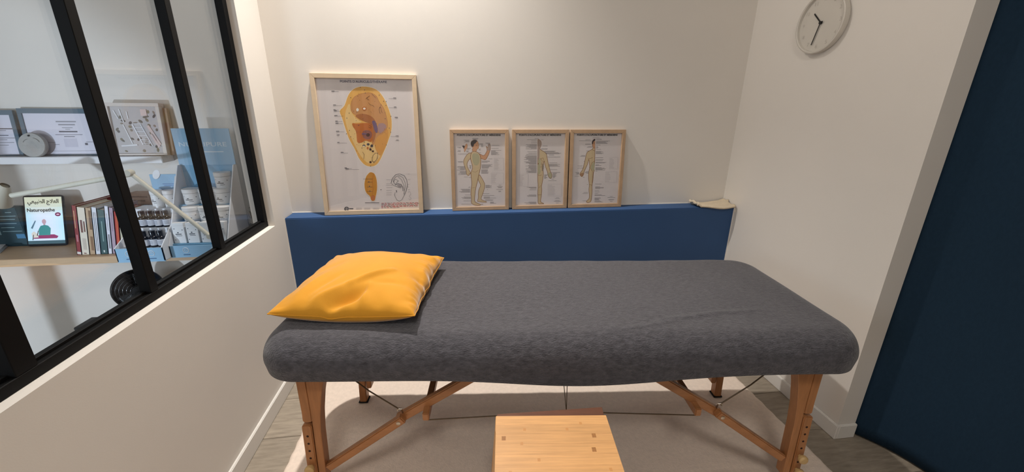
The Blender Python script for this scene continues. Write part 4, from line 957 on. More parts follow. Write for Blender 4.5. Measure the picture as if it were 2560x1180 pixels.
('l','skin_line',1.5,[-1.3,237.2,14,237]),
('l','skin_line',1.5,[2.7,284.4,11.5,271.5,9.5,250]),
('l','skin_line',1.5,[-11.1,78,11,78.9]),
('l','skin_line',1.5,[-2.6,119.7,6.1,132.7]),
('p','skin_line',[-12,259,-9,259.5,-8,258,-8.5,254,-9.5,252,-11.5,250.5,-12.5,252.5,-13,256.5],0,0),
('r','ink',[-32.9,395.5,-10.6,395.4,-10.6,394.2,-32.9,394.3]),
('r','ink',[-77,389.7,-20.9,389.6,-20.9,388.3,-77,388.5]),
('r','ink',[-52.6,382.1,-19.5,382,-19.5,380.8,-52.6,380.9]),
('r','ink',[-53,372,-19.5,371.9,-19.5,370.6,-53,370.8]),
('r','ink',[-81.7,362.8,-20.7,362.6,-20.7,361.3,-81.7,361.6]),
('r','ink',[-61.5,359.4,-20.7,359.2,-20.7,358,-61.5,358.1]),
('r','ink',[-74.1,356,-20.7,355.8,-20.7,354.6,-74.1,354.8]),
('r','ink',[-81.9,352.7,-20.6,352.4,-20.6,351.2,-81.9,351.5]),
('r','ink',[-64.2,349.2,-20.6,349,-20.6,347.8,-64.2,348]),
('r','ink',[-82.8,346,-20.6,345.6,-20.6,344.4,-82.8,344.7]),
('r','ink',[-53.7,342.4,-20.6,342.3,-20.6,341,-53.7,341.2]),
('r','ink',[-83,339.2,-20.6,338.9,-20.6,337.6,-83,338]),
('r','ink',[-73.6,323.9,-20.5,323.6,-20.5,322.3,-73.6,322.7]),
('r','ink',[-68.1,315.4,-20.4,315.1,-20.4,313.8,-68.1,314.1]),
('r','ink',[-79.8,308.7,-20.4,308.3,-20.4,307,-79.8,307.4]),
('r','ink',[-84.5,301.9,-20.3,301.4,-20.3,300.2,-84.5,300.7]),
('r','ink',[-72.9,298.4,-20.3,298,-20.3,296.8,-72.9,297.2]),
('r','ink',[-84.7,295.1,-20.3,294.6,-20.3,293.4,-84.7,293.8]),
('r','ink',[-91.5,291.7,-20.3,291.2,-20.3,289.9,-91.5,290.5]),
('r','ink',[-78.8,288.2,-20.3,287.8,-20.2,286.5,-78.8,287]),
('r','ink',[-80.7,284.8,-20.2,284.3,-20.2,283.1,-80.7,283.6]),
('r','ink',[-93.4,281.5,-20.2,280.9,-20.2,279.7,-93.4,280.3]),
('r','ink',[-66.6,277.9,-20.2,277.5,-20.2,276.3,-66.6,276.6]),
('r','ink',[-68.7,274.5,-20.2,274.1,-20.2,272.8,-68.7,273.2]),
('r','ink',[-56.1,271,-20.2,270.6,-20.1,269.4,-56.1,269.7]),
('r','ink',[-91.4,267.8,-20.1,267.2,-20.1,266,-91.4,266.6]),
('r','ink',[-81,264.3,-20.1,263.8,-20.1,262.5,-81,263.1]),
('r','ink',[-82.8,260.9,-20.1,260.3,-20.1,259.1,-82.8,259.7]),
('r','ink',[-64.6,257.3,-20.1,256.9,-20.1,255.7,-64.6,256.1]),
('r','ink',[-62.3,253.9,-20,253.5,-20,252.2,-62.3,252.6]),
('r','ink',[-68.5,247.9,-20,247.4,-20,246.2,-68.5,246.7]),
('r','ink',[-83.4,244.6,-20,244,-20,242.8,-83.3,243.4]),
('r','ink',[-63.9,241,-20,240.6,-20,239.3,-63.9,239.8]),
('r','ink',[-66.4,237.6,-19.9,237.1,-19.9,235.9,-66.4,236.4]),
('r','ink',[-66.2,234.2,-19.9,233.7,-19.9,232.4,-66.2,232.9]),
('r','ink',[-82.1,230.9,-19.9,230.2,-19.9,229,-82.1,229.6]),
('r','ink',[-55.2,227.2,-19.9,226.8,-19.9,225.5,-55.2,225.9]),
('r','ink',[-82.9,224,-19.9,223.3,-19.9,222.1,-82.9,222.8]),
('r','ink',[-51,220.2,-19.8,219.9,-19.8,218.6,-51,219]),
('r','ink',[-76.7,217,-19.8,216.4,-19.8,215.1,-76.7,215.8]),
('r','ink',[-79.1,213.6,-19.8,212.9,-19.8,211.7,-79.1,212.4]),
('r','ink',[-68.1,210,-19.8,209.5,-19.8,208.2,-68.1,208.8]),
('r','ink',[-78.3,206.7,-19.8,206,-19.8,204.8,-78.3,205.5]),
('r','ink',[4.1,388.6,17.1,388.6,17.1,387.4,4.1,387.4]),
('r','ink',[13,354.4,41.5,354.3,41.5,353,13,353.2]),
('r','ink',[4.5,339.6,42.3,339.4,42.3,338.1,4.5,338.3]),
('r','ink',[4.5,336.2,39.3,336,39.3,334.8,4.5,335]),
('r','ink',[24,326.7,88.3,326.3,88.3,325.1,24.1,325.5]),
('r','ink',[24.1,323.3,81.9,323,81.9,321.7,24.1,322.1]),
('r','ink',[30.6,318.2,105,317.7,105.1,316.4,30.6,316.9]),
('r','ink',[30.7,314.7,121,314.2,121,312.9,30.7,313.5]),
('r','ink',[30.7,311.3,110.8,310.8,110.8,309.5,30.7,310.1]),
('r','ink',[50.3,304.8,79.3,304.6,79.3,303.3,50.3,303.5]),
('r','ink',[41.8,293.3,117,292.7,117,291.5,41.8,292]),
('r','ink',[53,260.1,99.3,259.7,99.3,258.4,53,258.8]),
('r','ink',[50.9,252.4,114.9,251.7,114.9,250.5,51,251.1]),
('r','ink',[51,248.9,98.8,248.4,98.8,247.2,51,247.7]),
('r','ink',[51,245.5,105.4,244.9,105.4,243.7,51,244.2]),
('r','ink',[51.1,242,115.6,241.3,115.7,240.1,51.1,240.7]),
('r','ink',[55.7,222.9,100.2,222.4,100.3,221.2,55.7,221.6]),
('r','ink',[62.4,206.8,118.6,206.1,118.6,204.8,62.5,205.5]),
('r','ink',[73.5,202.3,98,202,98.1,200.7,73.5,201]),
('r','ink',[73.5,198.8,96.9,198.5,97,197.3,73.5,197.5]),
('r','ink',[73.6,195.3,90.5,195.1,90.5,193.8,73.6,194.1]),
('r','ink',[73.6,191.8,96.3,191.5,96.3,190.3,73.6,190.6]),
('r','ink',[73.7,188.3,89.5,188.1,89.5,186.9,73.7,187.1]),
('r','ink',[73.7,184.9,96.8,184.6,96.8,183.3,73.7,183.6]),
('r','ink',[73.8,181.4,89.4,181.2,89.4,179.9,73.8,180.1]),
('r','ink',[73.8,177.9,87,177.7,87,176.4,73.8,176.6]),
('r','ink',[25.3,194.2,44.5,193.9,44.6,192.7,25.3,192.9]),
('r','ink',[25.3,190.7,43.7,190.5,43.7,189.2,25.4,189.4]),
('r','ink',[25.4,187.2,37.6,187.1,37.6,185.8,25.4,186]),
('r','ink',[25.4,183.7,34.8,183.6,34.8,182.4,25.4,182.5]),
('r','ink',[25.4,180.3,43.2,180,43.2,178.8,25.5,179]),
('r','ink',[25.5,176.8,42.7,176.5,42.8,175.3,25.5,175.5]),
('r','ink',[25.5,173.3,36.1,173.1,36.1,171.9,25.5,172]),
('r','ink',[49.8,159.8,97.4,159.2,97.4,157.9,49.8,158.6]),
('r','ink',[67.3,169.7,83.4,169.4,83.4,168.2,67.3,168.4]),
('r','ink',[-75.2,125,-19.3,124.1,-19.3,122.8,-75.2,123.7]),
('r','ink',[-63.1,121.3,-19.2,120.6,-19.2,119.3,-63.1,120]),
('r','ink',[-54.4,117.7,-19.2,117.1,-19.2,115.8,-54.4,116.4]),
('r','ink',[-58.9,109,-19.2,108.3,-19.2,107,-58.9,107.7]),
('r','ink',[-63.7,79.6,-19,78.8,-19,77.5,-63.7,78.3]),
('r','ink',[-73.6,76.3,-19,75.2,-19,74,-73.6,75]),
('r','ink',[-70.6,72.7,-19,71.7,-18.9,70.4,-70.6,71.4]),
('r','ink',[-63.4,38.5,-18.7,37.6,-18.7,36.3,-63.4,37.2]),
('r','ink',[-87.9,35.4,-18.7,34,-18.7,32.7,-87.9,34.2]),
('r','ink',[-56.5,31.2,-18.7,30.5,-18.7,29.2,-56.5,30]),
('r','ink',[-80.1,28.2,-18.7,26.9,-18.7,25.6,-80.1,26.9]),
('r','ink',[98,61.1,115,60.7,115.1,59.4,98,59.8]),
('r','ink',[91.9,54.9,119.1,54.4,119.2,53.1,91.9,53.6]),
('r','ink',[92.6,43.3,118.7,42.8,118.7,41.5,92.7,42]),
('r','ink',[84.9,39.9,126.6,39.1,126.6,37.8,85,38.6]),
('r','ink',[97.6,29.8,114.2,29.5,114.2,28.2,97.6,28.5]),
('r','ink',[9.5,254.9,17.5,254.8,17.5,253.6,9.5,253.7]),
('r','ink',[9.5,251.5,22,251.3,22,250.1,9.5,250.2]),
('r','ink',[9.5,248,20.7,247.9,20.7,246.7,9.6,246.8]),
('r','ink',[9.6,244.6,22.9,244.4,22.9,243.2,9.6,243.3]),
('r','ink',[9.6,241.1,23,241,23,239.7,9.6,239.9]),
('r','ink',[9.6,237.7,24.3,237.5,24.3,236.3,9.6,236.4]),
('r','ink',[9.7,234.2,26.3,234,26.3,232.8,9.7,233]),
('r','ink',[9.7,230.8,20.8,230.6,20.8,229.4,9.7,229.5]),
('r','ink',[9.7,227.3,23.7,227.2,23.7,225.9,9.7,226.1]),
('r','ink',[9.7,223.8,18.7,223.7,18.8,222.5,9.8,222.6]),
('r','ink',[9.8,220.4,20,220.3,20.1,219,9.8,219.1]),
('r','ink',[9.8,216.9,18.6,216.8,18.6,215.6,9.8,215.7]),
('r','pale',[-120.3,199.7,-66.2,199,-66.2,198.2,-120.3,198.8]),
('r','pale',[-120.4,131.2,-66.1,130.3,-66.1,129.5,-120.4,130.3]),
('r','pale',[-120.3,199.7,-119.4,199.7,-119.6,130.3,-120.4,130.3]),
('r','pale',[-67.1,199,-66.2,199,-66.1,129.5,-66.9,129.5]),
('r','mid',[-117.7,193.4,-92.6,193.1,-92.6,191.8,-117.7,192.1]),
('r','mid',[-70.6,192.8,-68,192.8,-68,191.5,-70.6,191.5]),
('r','mid',[-117.7,186.5,-99.7,186.3,-99.7,185,-117.7,185.2]),
('r','mid',[-70.5,185.9,-67.9,185.8,-67.9,184.5,-70.5,184.6]),
('r','mid',[-117.7,179.6,-94.6,179.3,-94.6,178,-117.7,178.3]),
('r','mid',[-70.5,178.9,-67.9,178.9,-67.9,177.6,-70.5,177.6]),
('r','mid',[-117.8,172.7,-92.4,172.3,-92.4,171,-117.8,171.4]),
('r','mid',[-70.5,172,-67.9,172,-67.9,170.7,-70.5,170.7]),
('r','mid',[-117.8,165.7,-99,165.5,-99,164.2,-117.8,164.4]),
('r','mid',[-70.5,165.1,-67.9,165,-67.9,163.7,-70.5,163.7]),
('r','mid',[-117.8,158.8,-101.4,158.5,-101.4,157.2,-117.8,157.5]),
('r','mid',[-70.5,158.1,-67.9,158.1,-67.9,156.8,-70.5,156.8]),
('r','mid',[-117.8,151.8,-100.9,151.6,-100.9,150.3,-117.8,150.5]),
('r','mid',[-70.5,151.1,-67.9,151.1,-67.9,149.8,-70.5,149.8]),
('r','mid',[-117.8,144.9,-97.6,144.6,-97.6,143.3,-117.8,143.6]),
('r','mid',[-70.5,144.2,-67.8,144.1,-67.8,142.8,-70.5,142.8]),
('r','mid',[-117.8,137.9,-99,137.6,-99,136.3,-117.8,136.6]),
('r','mid',[-70.4,137.2,-67.8,137.1,-67.8,135.8,-70.4,135.9]),
('r','pale',[47.8,140.8,131.9,139.6,131.9,138.7,47.8,140]),
('r','pale',[48.6,71.1,133.1,69.5,133.2,68.6,48.6,70.2]),
('r','pale',[47.8,140.8,48.7,140.8,49.5,70.2,48.6,70.2]),
('r','pale',[131,139.6,131.9,139.6,133.2,68.6,132.3,68.7]),
('r','mid',[50.5,133.6,73,133.3,73,132,50.6,132.3]),
('r','mid',[127.6,132.4,130.3,132.4,130.3,131.1,127.6,131.1]),
('r','mid',[50.6,125.8,89.5,125.2,89.5,123.9,50.7,124.5]),
('r','mid',[127.7,124.6,130.4,124.6,130.4,123.2,127.7,123.3]),
('r','mid',[50.7,118,85.2,117.4,85.2,116.1,50.7,116.7]),
('r','mid',[127.9,116.7,130.5,116.7,130.5,115.4,127.9,115.4]),
('r','mid',[50.8,110.2,90.2,109.5,90.2,108.2,50.8,108.8]),
('r','mid',[128,108.9,130.7,108.8,130.7,107.5,128,107.5]),
('r','mid',[50.9,102.3,89.7,101.7,89.8,100.3,50.9,101]),
('r','mid',[128.1,101,130.8,101,130.8,99.6,128.2,99.7]),
('r','mid',[51,94.5,87.3,93.8,87.3,92.5,51,93.1]),
('r','mid',[128.3,93.1,130.9,93.1,131,91.7,128.3,91.8]),
('r','mid',[51.1,86.6,89.5,85.9,89.5,84.6,51.1,85.3]),
('r','mid',[128.4,85.2,131.1,85.2,131.1,83.8,128.4,83.9]),
('r','mid',[51.2,78.7,87.1,78.1,87.1,76.7,51.2,77.4]),
('r','mid',[128.5,77.3,131.2,77.3,131.2,75.9,128.6,76]),
],
'figC': [
('p','skin',[-16.5,391.5,-22.5,388,-27.5,383.5,-30.5,377,-31,368.5,-28.5,357.5,-26,349,-23.5,342.5,-26,336.5,-34,331,-42.5,326.5,-52.5,322,-59,315,-62,305.5,-64.5,294,-66.5,281,-69,267,-72,251.5,-75,237.5,-78.5,224.5,-84,212.5,-93,201.5,-95.5,193,-92,186.5,-88,182,-83.5,179.5,-79,181.5,-74.5,188.5,-72,196,-71,204.5,-68,214.5,-62.5,225.5,-57.5,237.5,-52,250.5,-48.5,263.5,-47,276.5,-45,276.5,-42,263.5,-40,250.5,-38.5,237,-39,224,-42,211,-43.5,195.5,-43,178,-41,160.5,-37,142.5,-35.5,125,-36.5,107,-35.5,91.5,-33,78.5,-31.5,66,-32,55,-36,46,-44.5,39.5,-48.5,34,-47,29.5,-42.5,27,-34.5,27,-28,29,-22,33.5,-19,42.5,-18,55.5,-17.5,70,-16.5,86,-17,101.5,-18.5,117,-18,133.5,-16,151.5,-14.5,171,-14.5,193,-13,206.5,-10.5,210.5,-10,258.5,-12.5,348.5],'skin_line',2.6),
('p','skin_warm',[-16.5,390.5,-22,387.5,-26.5,382.5,-29.5,376,-29.5,367.5,-27.5,357.5,-25,349,-22.5,342.5,-19,338.5,-14.5,336.5,-12.5,350,-13,378],0,0),
('p','hair',[-16.5,391.5,-22.5,388,-27.5,383.5,-30.5,377,-31.5,370,-29.5,363.5,-28,361,-26,364,-25,368,-24,374,-21,378.5,-15.5,381,-13,385,-13,390.5],0,0),
('p','sage',[-14,265.5,-21,256.5,-27,247.5,-31,237.5,-31,229,-26,221,-20,215,-12.5,210.5,-9,224,-10,254.5],0,0),
('p','skin_dark',[-89.5,199.5,-78.5,201.5,-73,199,-73.5,192.5,-76,186.5,-80,180.5,-84,179,-88,181.5,-91.5,187,-94,194.5],0,0),
('r','hair',[-21.9,371.1,-14.7,371,-14.7,369.8,-21.8,369.8]),
('r','hair',[-20.9,366.8,-16.4,366.7,-16.4,365,-20.8,365]),
('r','skin_dark',[-17.7,346.9,-12.3,346.9,-12.3,345.2,-17.6,345.2]),
('l','skin_line',1.6,[-50,283,-36.7,283.8,-23.3,287.2]),
('l','skin_line',1.6,[-10.4,269.7,-27.1,256.7,-36.3,230.6,-16.8,204.1]),
('l','skin_line',1.6,[-16.8,204.1,-18.2,169,-18.9,142.5]),
('l','skin_line',1.6,[-34,133.8,-20.4,129.2]),
('l','skin_line',1.6,[-26.6,330.6,-11.8,324]),
('r','ink',[-28.1,398.3,11.5,398.2,11.5,397,-28.1,397.1]),
('r','ink',[-71.2,387.3,-41.3,387.2,-41.3,386,-71.2,386]),
('r','ink',[-108.5,382.2,-34.6,382,-34.5,380.8,-108.4,381]),
('r','ink',[-70.2,365,-38.6,364.9,-38.5,363.6,-70.2,363.7]),
('r','ink',[-71.4,361.5,-38.5,361.4,-38.5,360.2,-71.3,360.3]),
('r','ink',[-53.5,349.4,-29.3,349.3,-29.3,348.1,-53.4,348.2]),
('r','ink',[-60.4,346,-29.2,345.9,-29.2,344.6,-60.3,344.7]),
('r','ink',[-63.8,326.2,-46.6,326.1,-46.5,324.8,-63.8,324.9]),
('r','ink',[-91.2,300.4,-68.2,300.3,-68.2,299,-91.2,299.1]),
('r','ink',[-96.7,297,-68.1,296.8,-68.1,295.5,-96.7,295.7]),
('r','ink',[-75.5,267.3,-69.7,267.3,-69.7,266,-75.5,266.1]),
('r','ink',[-111,241.5,-81.2,241.2,-81.2,240,-111,240.2]),
('r','ink',[-109.9,229.7,-73.4,229.4,-73.3,228.1,-109.9,228.5]),
('r','ink',[-124.6,205,-99.6,204.7,-99.6,203.5,-124.6,203.7]),
('r','ink',[-118.2,201.4,-99.5,201.2,-99.5,199.9,-118.2,200.1]),
('r','ink',[-113.7,197.9,-99.5,197.7,-99.5,196.4,-113.6,196.6]),
('r','ink',[-120.3,194.4,-99.4,194.2,-99.4,192.9,-120.3,193.2]),
('r','ink',[-125.8,183.1,-96.9,182.8,-96.9,181.5,-125.8,181.8]),
('r','ink',[-76.7,176.4,-66.2,176.3,-66.2,175,-76.7,175.1]),
('r','ink',[-57.8,209.6,-44.7,209.4,-44.7,208.2,-57.8,208.3]),
('r','ink',[-65.3,206.1,-44.7,205.9,-44.6,204.7,-65.3,204.9]),
('r','ink',[-63.8,202.6,-44.6,202.4,-44.5,201.1,-63.8,201.3]),
('r','ink',[-56,199,-44.5,198.9,-44.5,197.6,-56,197.8]),
('r','ink',[-8.1,391.4,23.1,391.3,23.1,390.1,-8.1,390.2]),
('r','ink',[-8.1,388,26.3,387.9,26.3,386.7,-8,386.7]),
('r','ink',[-7.9,380.7,75.1,380.5,75.2,379.2,-7.8,379.4]),
('r','ink',[-7.8,377.2,62.6,377,62.6,375.8,-7.8,376]),
('r','ink',[-7.7,373.8,48.6,373.6,48.7,372.4,-7.7,372.5]),
('r','ink',[-7.6,370.4,55.9,370.2,55.9,368.9,-7.6,369.1]),
('r','ink',[-7.5,366.9,61,366.7,61,365.4,-7.5,365.7]),
('r','ink',[-7.3,357.9,19,357.8,19.1,356.5,-7.3,356.6]),
('r','ink',[-4.9,350.5,2.5,350.5,2.6,349.2,-4.8,349.3]),
('r','ink',[-4.8,347.1,7.8,347,7.8,345.8,-4.7,345.8]),
('r','ink',[-4.7,343.6,5.3,343.6,5.3,342.3,-4.7,342.4]),
('r','ink',[-4.6,340.2,1.9,340.1,2,338.9,-4.6,338.9]),
('r','ink',[-6.7,334.5,23.7,334.4,23.7,333.2,-6.7,333.3]),
('r','ink',[-6.4,323.3,24.5,323.1,24.6,321.9,-6.4,322]),
('r','ink',[-6.3,319.8,37.7,319.6,37.8,318.3,-6.3,318.6]),
('r','ink',[-6.2,316.4,25.2,316.2,25.2,314.9,-6.2,315.1]),
('r','ink',[-6.1,312.9,40.3,312.6,40.3,311.4,-6.1,311.6]),
('r','ink',[-6,309.4,31.7,309.2,31.8,308,-6,308.2]),
('r','ink',[-7.7,286.9,38.9,286.6,39,285.3,-7.7,285.6]),
('r','ink',[-5.2,276.8,41.8,276.5,41.8,275.2,-5.2,275.6]),
('r','ink',[-5.9,270.3,36.8,270,36.8,268.7,-5.9,269]),
('r','ink',[-4.8,260.7,59.6,260.2,59.7,258.9,-4.7,259.4]),
('r','ink',[-4.7,257.2,50.7,256.8,50.7,255.5,-4.7,255.9]),
('r','ink',[-4.4,246.3,17.1,246.1,17.1,244.8,-4.4,245]),
('r','ink',[-4.3,242.8,29.9,242.5,29.9,241.2,-4.3,241.5]),
('r','ink',[-4,231,32.7,230.7,32.7,229.4,-4,229.7]),
('r','ink',[-3.9,227.5,50.3,227,50.3,225.7,-3.9,226.2]),
('r','ink',[-3.8,224,59.3,223.4,59.4,222.1,-3.8,222.7]),
('r','ink',[-3.7,220.5,40,220.1,40,218.8,-3.7,219.2]),
('r','ink',[-3.7,216.9,54.7,216.4,54.8,215.1,-3.6,215.7]),
('r','ink',[-3.5,210.8,9.1,210.7,9.2,209.4,-3.5,209.5]),
('r','ink',[-50.1,134.6,-44.4,134.6,-44.3,133.3,-50.1,133.4]),
('r','ink',[-1.6,136.2,38.3,135.7,38.3,134.4,-1.5,135]),
('r','ink',[1.1,119.8,30,119.4,30,118.1,1.1,118.5]),
('r','ink',[1.2,116.2,52.6,115.5,52.7,114.3,1.2,115]),
('r','ink',[1.3,112.7,52.4,112,52.4,110.7,1.3,111.4]),
('r','ink',[1.4,109.1,29.5,108.7,29.6,107.5,1.4,107.8]),
('r','ink',[-0.6,98.5,25,98.1,25.1,96.8,-0.6,97.2]),
('r','ink',[-0.4,89.6,28.4,89.2,28.4,87.9,-0.3,88.3]),
('r','ink',[-0.1,80.7,20,80.3,20,79.1,-0.1,79.4]),
('r','ink',[0.1,72.6,42.5,72,42.5,70.7,0.1,71.3]),
('r','ink',[0.2,69,64,68.1,64,66.8,0.2,67.7]),
('r','ink',[0.5,54.7,35.8,54.2,35.9,52.9,0.6,53.4]),
('r','ink',[0.6,51.1,37.7,50.5,37.7,49.2,0.6,49.8]),
('r','ink',[0.7,47.6,26.7,47.1,26.8,45.8,0.7,46.3]),
('r','ink',[0.8,44,28,43.5,28.1,42.2,0.8,42.7]),
('r','ink',[0.9,40.4,33.5,39.8,33.5,38.5,0.9,39.1]),
('r','ink',[1.1,33.7,42.8,33,42.8,31.6,1.1,32.4]),
('r','ink',[1.2,30.1,52.5,29.2,52.5,27.9,1.2,28.8]),
('r','ink',[-68,88.3,-41.9,88,-41.9,86.7,-68,87]),
('r','ink',[-73.9,81.8,-41.8,81.3,-41.7,80,-73.9,80.5]),
('r','ink',[-72.6,38,-48.9,37.6,-48.9,36.3,-72.6,36.7]),
('r','ink',[93.3,61.3,112.3,61,112.4,59.7,93.4,60]),
('r','ink',[79.3,55.3,126.8,54.5,126.9,53.2,79.3,54]),
('r','ink',[85,43.5,121.8,42.9,121.9,41.6,85.1,42.2]),
('r','ink',[88.8,39.8,118.3,39.3,118.3,38,88.8,38.5]),
('r','ink',[95.6,31.6,111.9,31.3,112,30,95.7,30.3]),
('r','pale',[77.5,288.7,130.3,288.4,130.3,287.5,77.5,287.9]),
('r','pale',[79.6,221.7,132.6,221.2,132.6,220.3,79.6,220.8]),
('r','pale',[77.5,288.7,78.4,288.7,80.5,220.8,79.6,220.8]),
('r','pale',[129.4,288.4,130.3,288.4,132.6,220.3,131.7,220.3]),
('r','mid',[80.4,281.8,95.1,281.8,95.1,280.4,80.5,280.5]),
('r','mid',[126,281.5,128.7,281.5,128.8,280.2,126.1,280.2]),
('r','mid',[80.7,274.3,102.5,274.2,102.6,272.9,80.7,273]),
('r','mid',[126.3,274,129,274,129,272.7,126.3,272.7]),
('r','mid',[80.9,266.8,104,266.6,104,265.3,80.9,265.5]),
('r','mid',[126.5,266.5,129.3,266.4,129.3,265.1,126.6,265.1]),
('r','mid',[81.1,259.2,106.3,259.1,106.3,257.7,81.2,257.9]),
('r','mid',[126.8,258.9,129.5,258.9,129.6,257.6,126.8,257.6]),
('r','mid',[81.4,251.7,106.7,251.5,106.8,250.2,81.4,250.4]),
('r','mid',[127.1,251.3,129.8,251.3,129.8,250,127.1,250]),
('r','mid',[81.6,244.1,101.5,244,101.5,242.7,81.6,242.8]),
('r','mid',[127.3,243.8,130,243.8,130.1,242.4,127.4,242.5]),
('r','mid',[81.8,236.6,101.5,236.4,101.6,235.1,81.9,235.3]),
('r','mid',[127.6,236.2,130.3,236.2,130.3,234.9,127.6,234.9]),
('r','mid',[82.1,229,108.1,228.8,108.1,227.5,82.1,227.7]),
('r','mid',[127.8,228.6,130.5,228.6,130.6,227.3,127.9,227.3]),
('r','pale',[58.8,206.9,129.9,206.2,130,205.3,58.8,206]),
('r','pale',[60.6,144.6,132.1,143.7,132.1,142.8,60.7,143.7]),
('r','pale',[58.8,206.9,59.7,206.9,61.6,143.7,60.7,143.7]),
('r','pale',[129,206.2,129.9,206.2,132.1,142.8,131.2,142.8]),
('r','mid',[61.7,198.6,81,198.4,81.1,197,61.8,197.2]),
('r','mid',[125.7,197.9,128.4,197.9,128.5,196.6,125.7,196.6]),
('r','mid',[62,189.5,86.5,189.3,86.5,188,62.1,188.2]),
('r','mid',[126,188.9,128.7,188.8,128.8,187.5,126,187.5]),
('r','mid',[62.3,180.5,89.8,180.2,89.8,178.9,62.3,179.2]),
('r','mid',[126.3,179.8,129,179.8,129.1,178.5,126.3,178.5]),
('r','mid',[62.6,171.5,91.1,171.2,91.1,169.8,62.6,170.2]),
('r','mid',[126.6,170.8,129.3,170.7,129.4,169.4,126.6,169.4]),
('r','mid',[62.8,162.4,91.5,162.1,91.6,160.8,62.9,161.1]),
('r','mid',[126.9,161.7,129.6,161.7,129.7,160.3,127,160.4]),
('r','mid',[63.1,153.4,83.7,153.1,83.8,151.8,63.1,152.1]),
('r','mid',[127.2,152.6,129.9,152.6,130,151.3,127.3,151.3]),
],
}
INK = {'cream': (246, 238, 222), 'ear_brown': (178, 112, 62), 'ear_dark': (84, 52, 40), 'ear_gold': (232, 178, 92), 'ear_line': (190, 128, 70), 'ear_lobe': (222, 158, 72), 'ear_mauve': (150, 96, 84), 'ear_ochre': (206, 142, 48), 'ear_pale': (238, 202, 136), 'ear_rust': (196, 112, 46), 'ear_tan': (206, 148, 90), 'hair': (66, 58, 60), 'hand_grey': (176, 156, 144), 'ink': (82, 74, 78), 'ink_blue': (40, 46, 66), 'ink_soft': (120, 100, 102), 'mid': (168, 160, 162), 'pale': (190, 184, 186), 'red': (188, 70, 84), 'sage': (186, 180, 146), 'skin': (212, 190, 152), 'skin_dark': (176, 136, 100), 'skin_line': (146, 98, 58), 'skin_warm': (212, 160, 122), 'violet': (116, 92, 124), 'violet_pale': (176, 140, 138)}
def ink_material():
    m = bpy.data.materials.new('printed_ink'); m.use_nodes = True; N = m.node_tree.nodes
    at = N.new('ShaderNodeAttribute'); at.attribute_name = 'ink'; m.node_tree.links.new(at.outputs['Color'], N['Principled BSDF'].inputs['Base Color'])
    N['Principled BSDF'].inputs['Roughness'].default_value = .6
    return m
INKM = ink_material()
def print_mesh(name, items, parent, yface, soft=1.0):
    """flat print: polygons, ink lines and text rows, each layer a hair above the last"""
    vs, fs, cs = [], [], []
    lay = 0
    def put(poly, c, z):
        n = len(vs); vs.extend([(x/1000, -yface-z, y_/1000) for x, y_ in poly]); fs.append(tuple(range(n, n+len(poly)))); cs.append(lin(INK[c]))
    def stroke(P, w, c, z, closed):
        m = len(P); w = w*.5
        for i in range(m if closed else m-1):
            a, b = Vector(P[i]), Vector(P[(i+1) % m]); d = b-a
            if d.length < 1e-6: continue
            d.normalize(); nrm = Vector((-d.y, d.x))*w; a2 = a-d*w*.5; b2 = b+d*w*.5
            put([tuple(a2-nrm), tuple(b2-nrm), tuple(b2+nrm), tuple(a2+nrm)], c, z)
    pr = lambda a: [(a[i], a[i+1]) for i in range(0, len(a), 2)]
    for e in items:
        if e[0] == 'p':
            lay += 1; z = lay*.00004; P = pr(e[2]); put(P, e[1], z)
            if e[3]: stroke(P, e[4], e[3], z+.00002, True)
        elif e[0] == 'l': stroke(pr(e[3]), e[2], e[1], (lay+1)*.00004+.00004, False)
        else: put(pr(e[2]), e[1], (lay+1)*.00004+.00008)
    me = bpy.data.meshes.new(name); me.from_pydata(vs, [], fs)
    at = me.attributes.new('ink', 'FLOAT_COLOR', 'FACE'); at.data.foreach_set('color', [x for c in cs for x in c])
    bm = bmesh.new(); bm.from_mesh(me); bmesh.ops.triangulate(bm, faces=bm.faces, ngon_method='EAR_CLIP'); bm.to_mesh(me); bm.free()
    me.materials.append(INKM); return link(name, me, parent)
def framed_poster(name, label, cat, loc, tilt, w, h, bar, mt, items, title, group=None):
    t = thing(name, label, cat, loc, (-tilt, 0, 0), group)
    d = .022                                                   # local: x across, z up the face, -y towards the room; back plane at y=0
    for (p, q) in (((-w/2, 0), (w/2, 0)), ((w/2, 0), (w/2, h)), ((w/2, h), (-w/2, h)), ((-w/2, h), (-w/2, 0))):
        cx, cz = 0, h/2
        sx = 1-2*bar/w; sz = 1-2*bar/h
        inn = lambda P: (P[0]*sx, cz+(P[1]-cz)*sz)
        MB().prism([p, q, inn(q), inn(p)], -d, 0).build('frame_bar', mt, t, bevel=.0008, seg=1)
    MB().box(-w/2+bar*.6, w/2-bar*.6, -.008, -.003, bar*.6, h-bar*.6).build('backing_board', mat('backing_board', (120, 96, 70), .9), t, smooth=0)
    pp = MB().box(-w/2+bar*.7, w/2-bar*.7, -.0095, -.0082, bar*.7, h-bar*.7).build('paper', PAPER, t, smooth=0)
    print_mesh('print', items, pp, .0096)
    body, wd, ht, xc, zc, col, bold = title
    text_mesh('title', body, wd, ht, col, pp, T3((xc, -.0108, zc)), bold)
    MB().box(-w/2+bar-.002, w/2-bar+.002, -.0148, -.0128, bar-.002, h-bar+.002).build('glazing', glass_mat('frame_glass', boost=.8), t, smooth=0)
    return t
TINK = mat('title_black', (26, 24, 26), .6); TBLUE = mat('title_blue', (52, 60, 92), .6)
def on_ledge(xc, yb): return (xc, yb+.022, ZL+.0005)
framed_poster('ear_chart', 'tall pale wood frame with a golden ear acupuncture chart, leaning on the blue ledge', 'poster', on_ledge(-.4530, 2.190), .0850, .517, .714, .022, PINE, PRINTS['ear'], ("POINTS D'AURICULOTHÉRAPIE", .228, .014, -.004, .680, TBLUE, .012))
G = 'small framed acupuncture charts'
